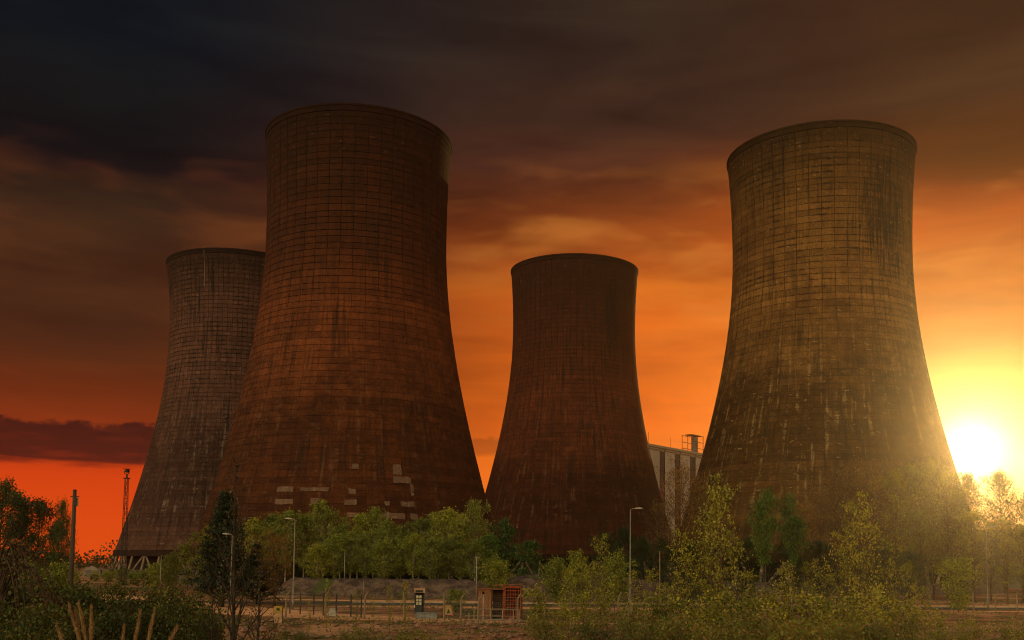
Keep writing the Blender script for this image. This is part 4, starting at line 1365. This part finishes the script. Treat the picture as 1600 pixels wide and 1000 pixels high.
a_board(702, 116, 1.05, 1.15, 'folding warning sign with reddish frame and yellow panel, between kiosk and hut', 'sign_red', 'yellow_plastic', 'mark_black')
a_board(521, 111, .95, .85, 'small grey folding sign with yellow mark among the black posts', 'sign_grey', 'sign_grey', 'yellow_plastic')

b = ground_at(437.5, 99)
e = empty('marker_box', b)
MB().box((0, 0, .5), (.72, .4, 1.0)).build('pedestal', MATS['kiosk_cream'], e)
MB().box((0, -.02, 1.32), (.78, .44, .62)).build('yellow_box', MATS['yellow_plastic'], e)
MB().box((0, -.245, 1.32), (.3, .012, .22)).build('mark', MATS['mark_black'], e)
tag(e, 'small yellow box on a pale pedestal beside the sandy track', 'box')

# ------------------------------------------------------------------ hut and railing
d = 109
b = ground_at(784, d)
ppm = F / d
e = empty('hut', b, -.06)
X = lambda px: (px - 784) / ppm
hz_ = lambda py: unproject(784, py, d).z - b.z
hl, hr = hz_(921), hz_(915)
MB().box((0, .2, .07), (X(818) - X(749), 3.0, .14)).build('floor_slab', MATS['grey_slab'], e)
MB().box(((X(750) + X(768)) / 2, 1.45, hl / 2), (X(768) - X(750), .12, hl)).build('back_wall', MATS['tan_board'], e)
MB().box((X(750.6), .2, hl / 2 + .1), (.1, 2.4, hl - .1)).build('side_wall', MATS['tan_board'], e)
nb = 6
xa, xb = X(750), X(768)
for k in range(nb):
    w = (xb - xa) / nb
    if k in (2,):
        continue
    MB().box((xa + w * (k + .5), -1.05, hl / 2 + .08), (w - .02, .06 + .01 * (k % 2), hl - .18)).build('plank', MATS['tan_board'], e)
dr = MB().box((xa + (xb - xa) / nb * 2.5, -1.0, hl * .44), ((xb - xa) / nb - .02, .05, hl * .8)).build('door', MATS['pinkish_board'], e)
MB().box((xa + (xb - xa) / nb * 2.8, -1.05, hl * .42), (.04, .06, .16)).build('handle', MATS['black_steel'], dr)
MB().box(((xa + xb) / 2, -1.1, hl - .14), (xb - xa + .1, .1, .2)).build('lintel', MATS['tan_board'], e)
MB().box(((X(749) + X(790)) / 2, .15, hl + .06), (X(790) - X(748), 3.0, .12)).build('roof', MATS['rust_roof'], e)
MB().box((X(769), -1.0, hl / 2), (.14, .16, hl - .05)).build('door_post', MATS['tan_board'], e)
# brick recess in the middle
xa, xb = X(770), X(787)
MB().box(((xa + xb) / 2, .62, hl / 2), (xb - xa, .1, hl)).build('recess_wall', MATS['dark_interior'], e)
nr, nc = 13, 5
bw, bh = (xb - xa) / nc, (hl - .35) / nr
bm_ = MB().box((0, 0, 0), (bw - .03, .14, bh - .035)).mesh('brick', MATS['dark_brick'])
for j in range(nr):
    for i in range(nc):
        link('brick', bm_, e, loc=(xa + bw * (i + .5), .5 + vrng.uniform(-.015, .015), .2 + bh * (j + .5)))
# rusty lattice at the right
xa, xb = X(788), X(816)
for z in (.3, hr - .12):
    MB().box(((xa + xb) / 2, -.95, z), (xb - xa, .12, .22 if z > 1 else .14)).build('frame_rail', MATS['rust'], e)
MB().box((xa + .12, -.95, hr / 2), (.3, .14, hr)).build('frame_post', MATS['rust'], e)
MB().box((xb - .06, -.95, hr / 2), (.14, .14, hr)).build('frame_post', MATS['rust'], e)
nvb, nhb = 6, 9
for k in range(1, nvb):
    MB().box((xa + .25 + (xb - xa - .3) * k / nvb, -.93, hr / 2), (.075, .05, hr - .2)).build('lattice_bar', MATS['rust'], e)
for k in range(1, nhb):
    MB().box(((xa + xb) / 2, -.975, .3 + (hr - .45) * k / nhb), (xb - xa, .04, .075)).build('lattice_bar', MATS['rust'], e)
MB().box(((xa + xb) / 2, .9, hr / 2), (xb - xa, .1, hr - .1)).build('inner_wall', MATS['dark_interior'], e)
MB().box((xb - .03, 0, hr / 2), (.08, 1.9, hr - .1)).build('side_wall', MATS['rust_roof'], e)
rf = MB()
rf.add([(X(774), -1.15, hr - .02), (X(818), -1.15, hr + .16), (X(818), 1.4, hr + .1), (X(774), 1.4, hr - .05), (X(774), -1.15, hr + .1), (X(818), -1.15, hr + .28), (X(818), 1.4, hr + .22), (X(774), 1.4, hr + .07)],
       [(3, 2, 1, 0), (4, 5, 6, 7), (0, 1, 5, 4), (1, 2, 6, 5), (2, 3, 7, 6), (3, 0, 4, 7)])
rf.build('roof', MATS['rust_roof'], e)
tag(e, 'small rusty hut with tan boards, dark recess and red lattice screen', 'hut')

d = 107
e = empty('railing', ground_at(772, d), .04)
X = lambda px: (px - 772) / (F / d)
for px in (734, 742, 768, 786, 803, 812):
    MB().box((X(px), 0, .62 if px > 740 else .4), (.09, .09, 1.3 if px > 740 else .85)).build('post', MATS['rail_paint'], e)
for z, a, c_ in ((1.22, 742, 812), (.5, 728, 812), (.08, 742, 812)):
    MB().bar((X(a), 0, z), (X(c_), 0, z), .07).build('rail', MATS['rail_paint'], e)
tag(e, 'low pale railing in front of the rusty hut', 'railing')

# ------------------------------------------------------------------ buildings
L0 = np.array([48.2, 420.0])
ang = math.atan2(35, 27.8)
ux, uy = math.cos(ang), math.sin(ang)


def s_of(px):
    k = (px - CX) / F
    return (k * L0[1] - L0[0]) / (ux - k * uy)


e = empty('boiler_house', (L0[0], L0[1], 0), ang)
Ht = 54.8
s_lo, s_hi = -22.0, 96.0
MB().box(((s_lo + s_hi) / 2, 20.3, Ht / 2), (s_hi - s_lo, 40, Ht)).build('wall', MATS['cladding'], e)
MB().box(((s_lo + s_hi) / 2, 20.0, Ht + .5), (s_hi - s_lo + .8, 41.4, 1.0)).build('parapet', MATS['cladding_edge'], e)
strips = [(s_of(1031.5), s_of(1039.5)), (s_of(1055.5), s_of(1063.5)), (s_of(1079), s_of(1087.5))]
pw = strips[1][0] - strips[0][0]
strips = [(strips[0][0] - pw, strips[0][1] - pw)] + strips + [(strips[2][0] + pw, strips[2][1] + pw)]
edges = [s_lo]
for a_, c_ in strips:
    edges += [a_, c_]
edges.append(s_hi)
for k in range(0, len(edges), 2):
    a_, c_ = edges[k], edges[k + 1]
    nseg = max(1, round((c_ - a_) / 4.5))
    for i in range(nseg):
        for j in range(6):
            x0, x1 = a_ + (c_ - a_) * i / nseg, a_ + (c_ - a_) * (i + 1) / nseg
            z0, z1 = 2 + (Ht - 3.2) * j / 6, 2 + (Ht - 3.2) * (j + 1) / 6
            MB().box(((x0 + x1) / 2, .2, (z0 + z1) / 2), (x1 - x0 - .07, .24, z1 - z0 - .07)).build('cladding_panel', MATS['cladding'], e)
    MB().box(((a_ + c_) / 2, -.08, Ht - .55), (c_ - a_ + .3, .6, .7)).build('cornice', MATS['cladding_edge'], e)
zt_ = Ht - 1.4
for a_, c_ in strips:
    n = 17
    wh = (zt_ - 4) / n
    fr = MB()
    for z in range(n + 1):
        fr.box(((a_ + c_) / 2, .14, 4 + wh * z), (c_ - a_ - .05, .3, .4))
    for x in (a_ + .2, c_ - .2):
        fr.box((x, .12, (zt_ + 4) / 2), (.36, .34, zt_ - 4))
    fo = fr.build('window', MATS['window_frame'], e)
    for z in range(n):
        MB().box(((a_ + c_) / 2, .2, 4 + wh * (z + .5)), (c_ - a_ - .3, .1, wh - .3)).build('pane', MATS['glass_dark'], fo)
for px, h_ in ((1020, 5.5), (1054, 4.8), (1074, 1.2)):
    MB().tube([(s_of(px), 2, Ht + .9), (s_of(px), 2, Ht + 1 + h_)], .07, 5).build('aerial', MATS['black_steel'], e)
MB().box((s_of(1075), 3, Ht + 1.3), (2.2, 2, .7)).build('vent', MATS['window_frame'], e)
s0, s1 = s_of(1085.5), s_of(1103)
fz = Ht + 1.0
hh = 8.2
for x in np.linspace(s0, s1, 3):
    for y in (1.2, 6.2):
        MB().bar((x, y, fz), (x, y, fz + hh), .22).build('scaffold_pole', MATS['rust_roof'], e)
for z in (fz + 2.2, fz + 5.0, fz + hh - .3):
    for y in (1.2, 6.2):
        MB().bar((s0 - .3, y, z), (s1 + .3, y, z), .18).build('scaffold_rail', MATS['rust_roof'], e)
MB().tube([((s0 * .35 + s1 * .65), 3.7, fz), ((s0 * .35 + s1 * .65), 3.7, fz + hh - .8)], [1.4, 1.4], 10).build('tank', MATS['warehouse_grey'], e)
MB().box(((s0 + s1) / 2 + .6, 3.7, fz + hh), (s1 - s0 - 1.6, 3.4, .4)).build('scaffold_roof', MATS['rust_roof'], e)
tag(e, 'pale boiler house with dark vertical window strips between the middle and right towers', 'building')

p = unproject(144, 890, 330)
e = empty('distant_shed', (p.x, 330, 0), .35)
sh_ = unproject(144, 891, 330).z
MB().box((0, 0, sh_ / 2), (5.5, 9, sh_)).build('wall', MATS['shed_white'], e)
MB().add([(-2.9, -4.7, sh_), (2.9, -4.7, sh_), (2.9, 4.7, sh_), (-2.9, 4.7, sh_), (0, -4.7, sh_ + 1.5), (0, 4.7, sh_ + 1.5)], [(0, 1, 4), (1, 2, 5, 4), (2, 3, 5), (3, 0, 4, 5), (3, 2, 1, 0)]).build('roof', MATS['shed_roof'], e)
MB().box((-.8, -4.53, 1.2), (1.4, .08, 2.4)).build('door', MATS['warehouse_grey'], e)
tag(e, 'small white gabled shed on the horizon left of the lattice mast', 'shed')

p = unproject(1578, 832, 300)
e = empty('warehouse', (p.x + 25, 312, 0), -.05)
wz = p.z
MB().box((0, 0, wz / 2), (62, 20, wz)).build('wall', MATS['warehouse_grey'], e)
MB().box((0, 0, wz + .4), (63, 21, .8)).build('roof', MATS['shed_roof'], e)
for k in range(9):
    w_ = MB().box((-26 + k * 6.5, -10.1, wz * .45), (4.6, .2, 2.2)).build('window', MATS['window_frame'], e)
    MB().box((-26 + k * 6.5, -10.22, wz * .45), (4.2, .06, 1.8)).build('pane', MATS['pane_white'], w_)
tag(e, 'flat-roofed dark warehouse behind the golden trees at the right edge', 'warehouse')

# ------------------------------------------------------------------ haze
m, q, out = new_mat('haze')
pv = q.node('ShaderNodeVolumePrincipled')
pv.inputs['Color'].default_value = (.95, .92, .88, 1)
pv.inputs['Density'].default_value = HAZE_DENSITY
pv.inputs['Anisotropy'].default_value = HAZE_G
q.t.links.new(pv.outputs[0], out.inputs['Volume'])
if HAZE_DENSITY > 0:
    o = MB().box((0, 430, 58), (1480, 1200, 122)).build('haze', m)
    tag(o, 'thin evening haze over the whole site', 'haze', kind='stuff')
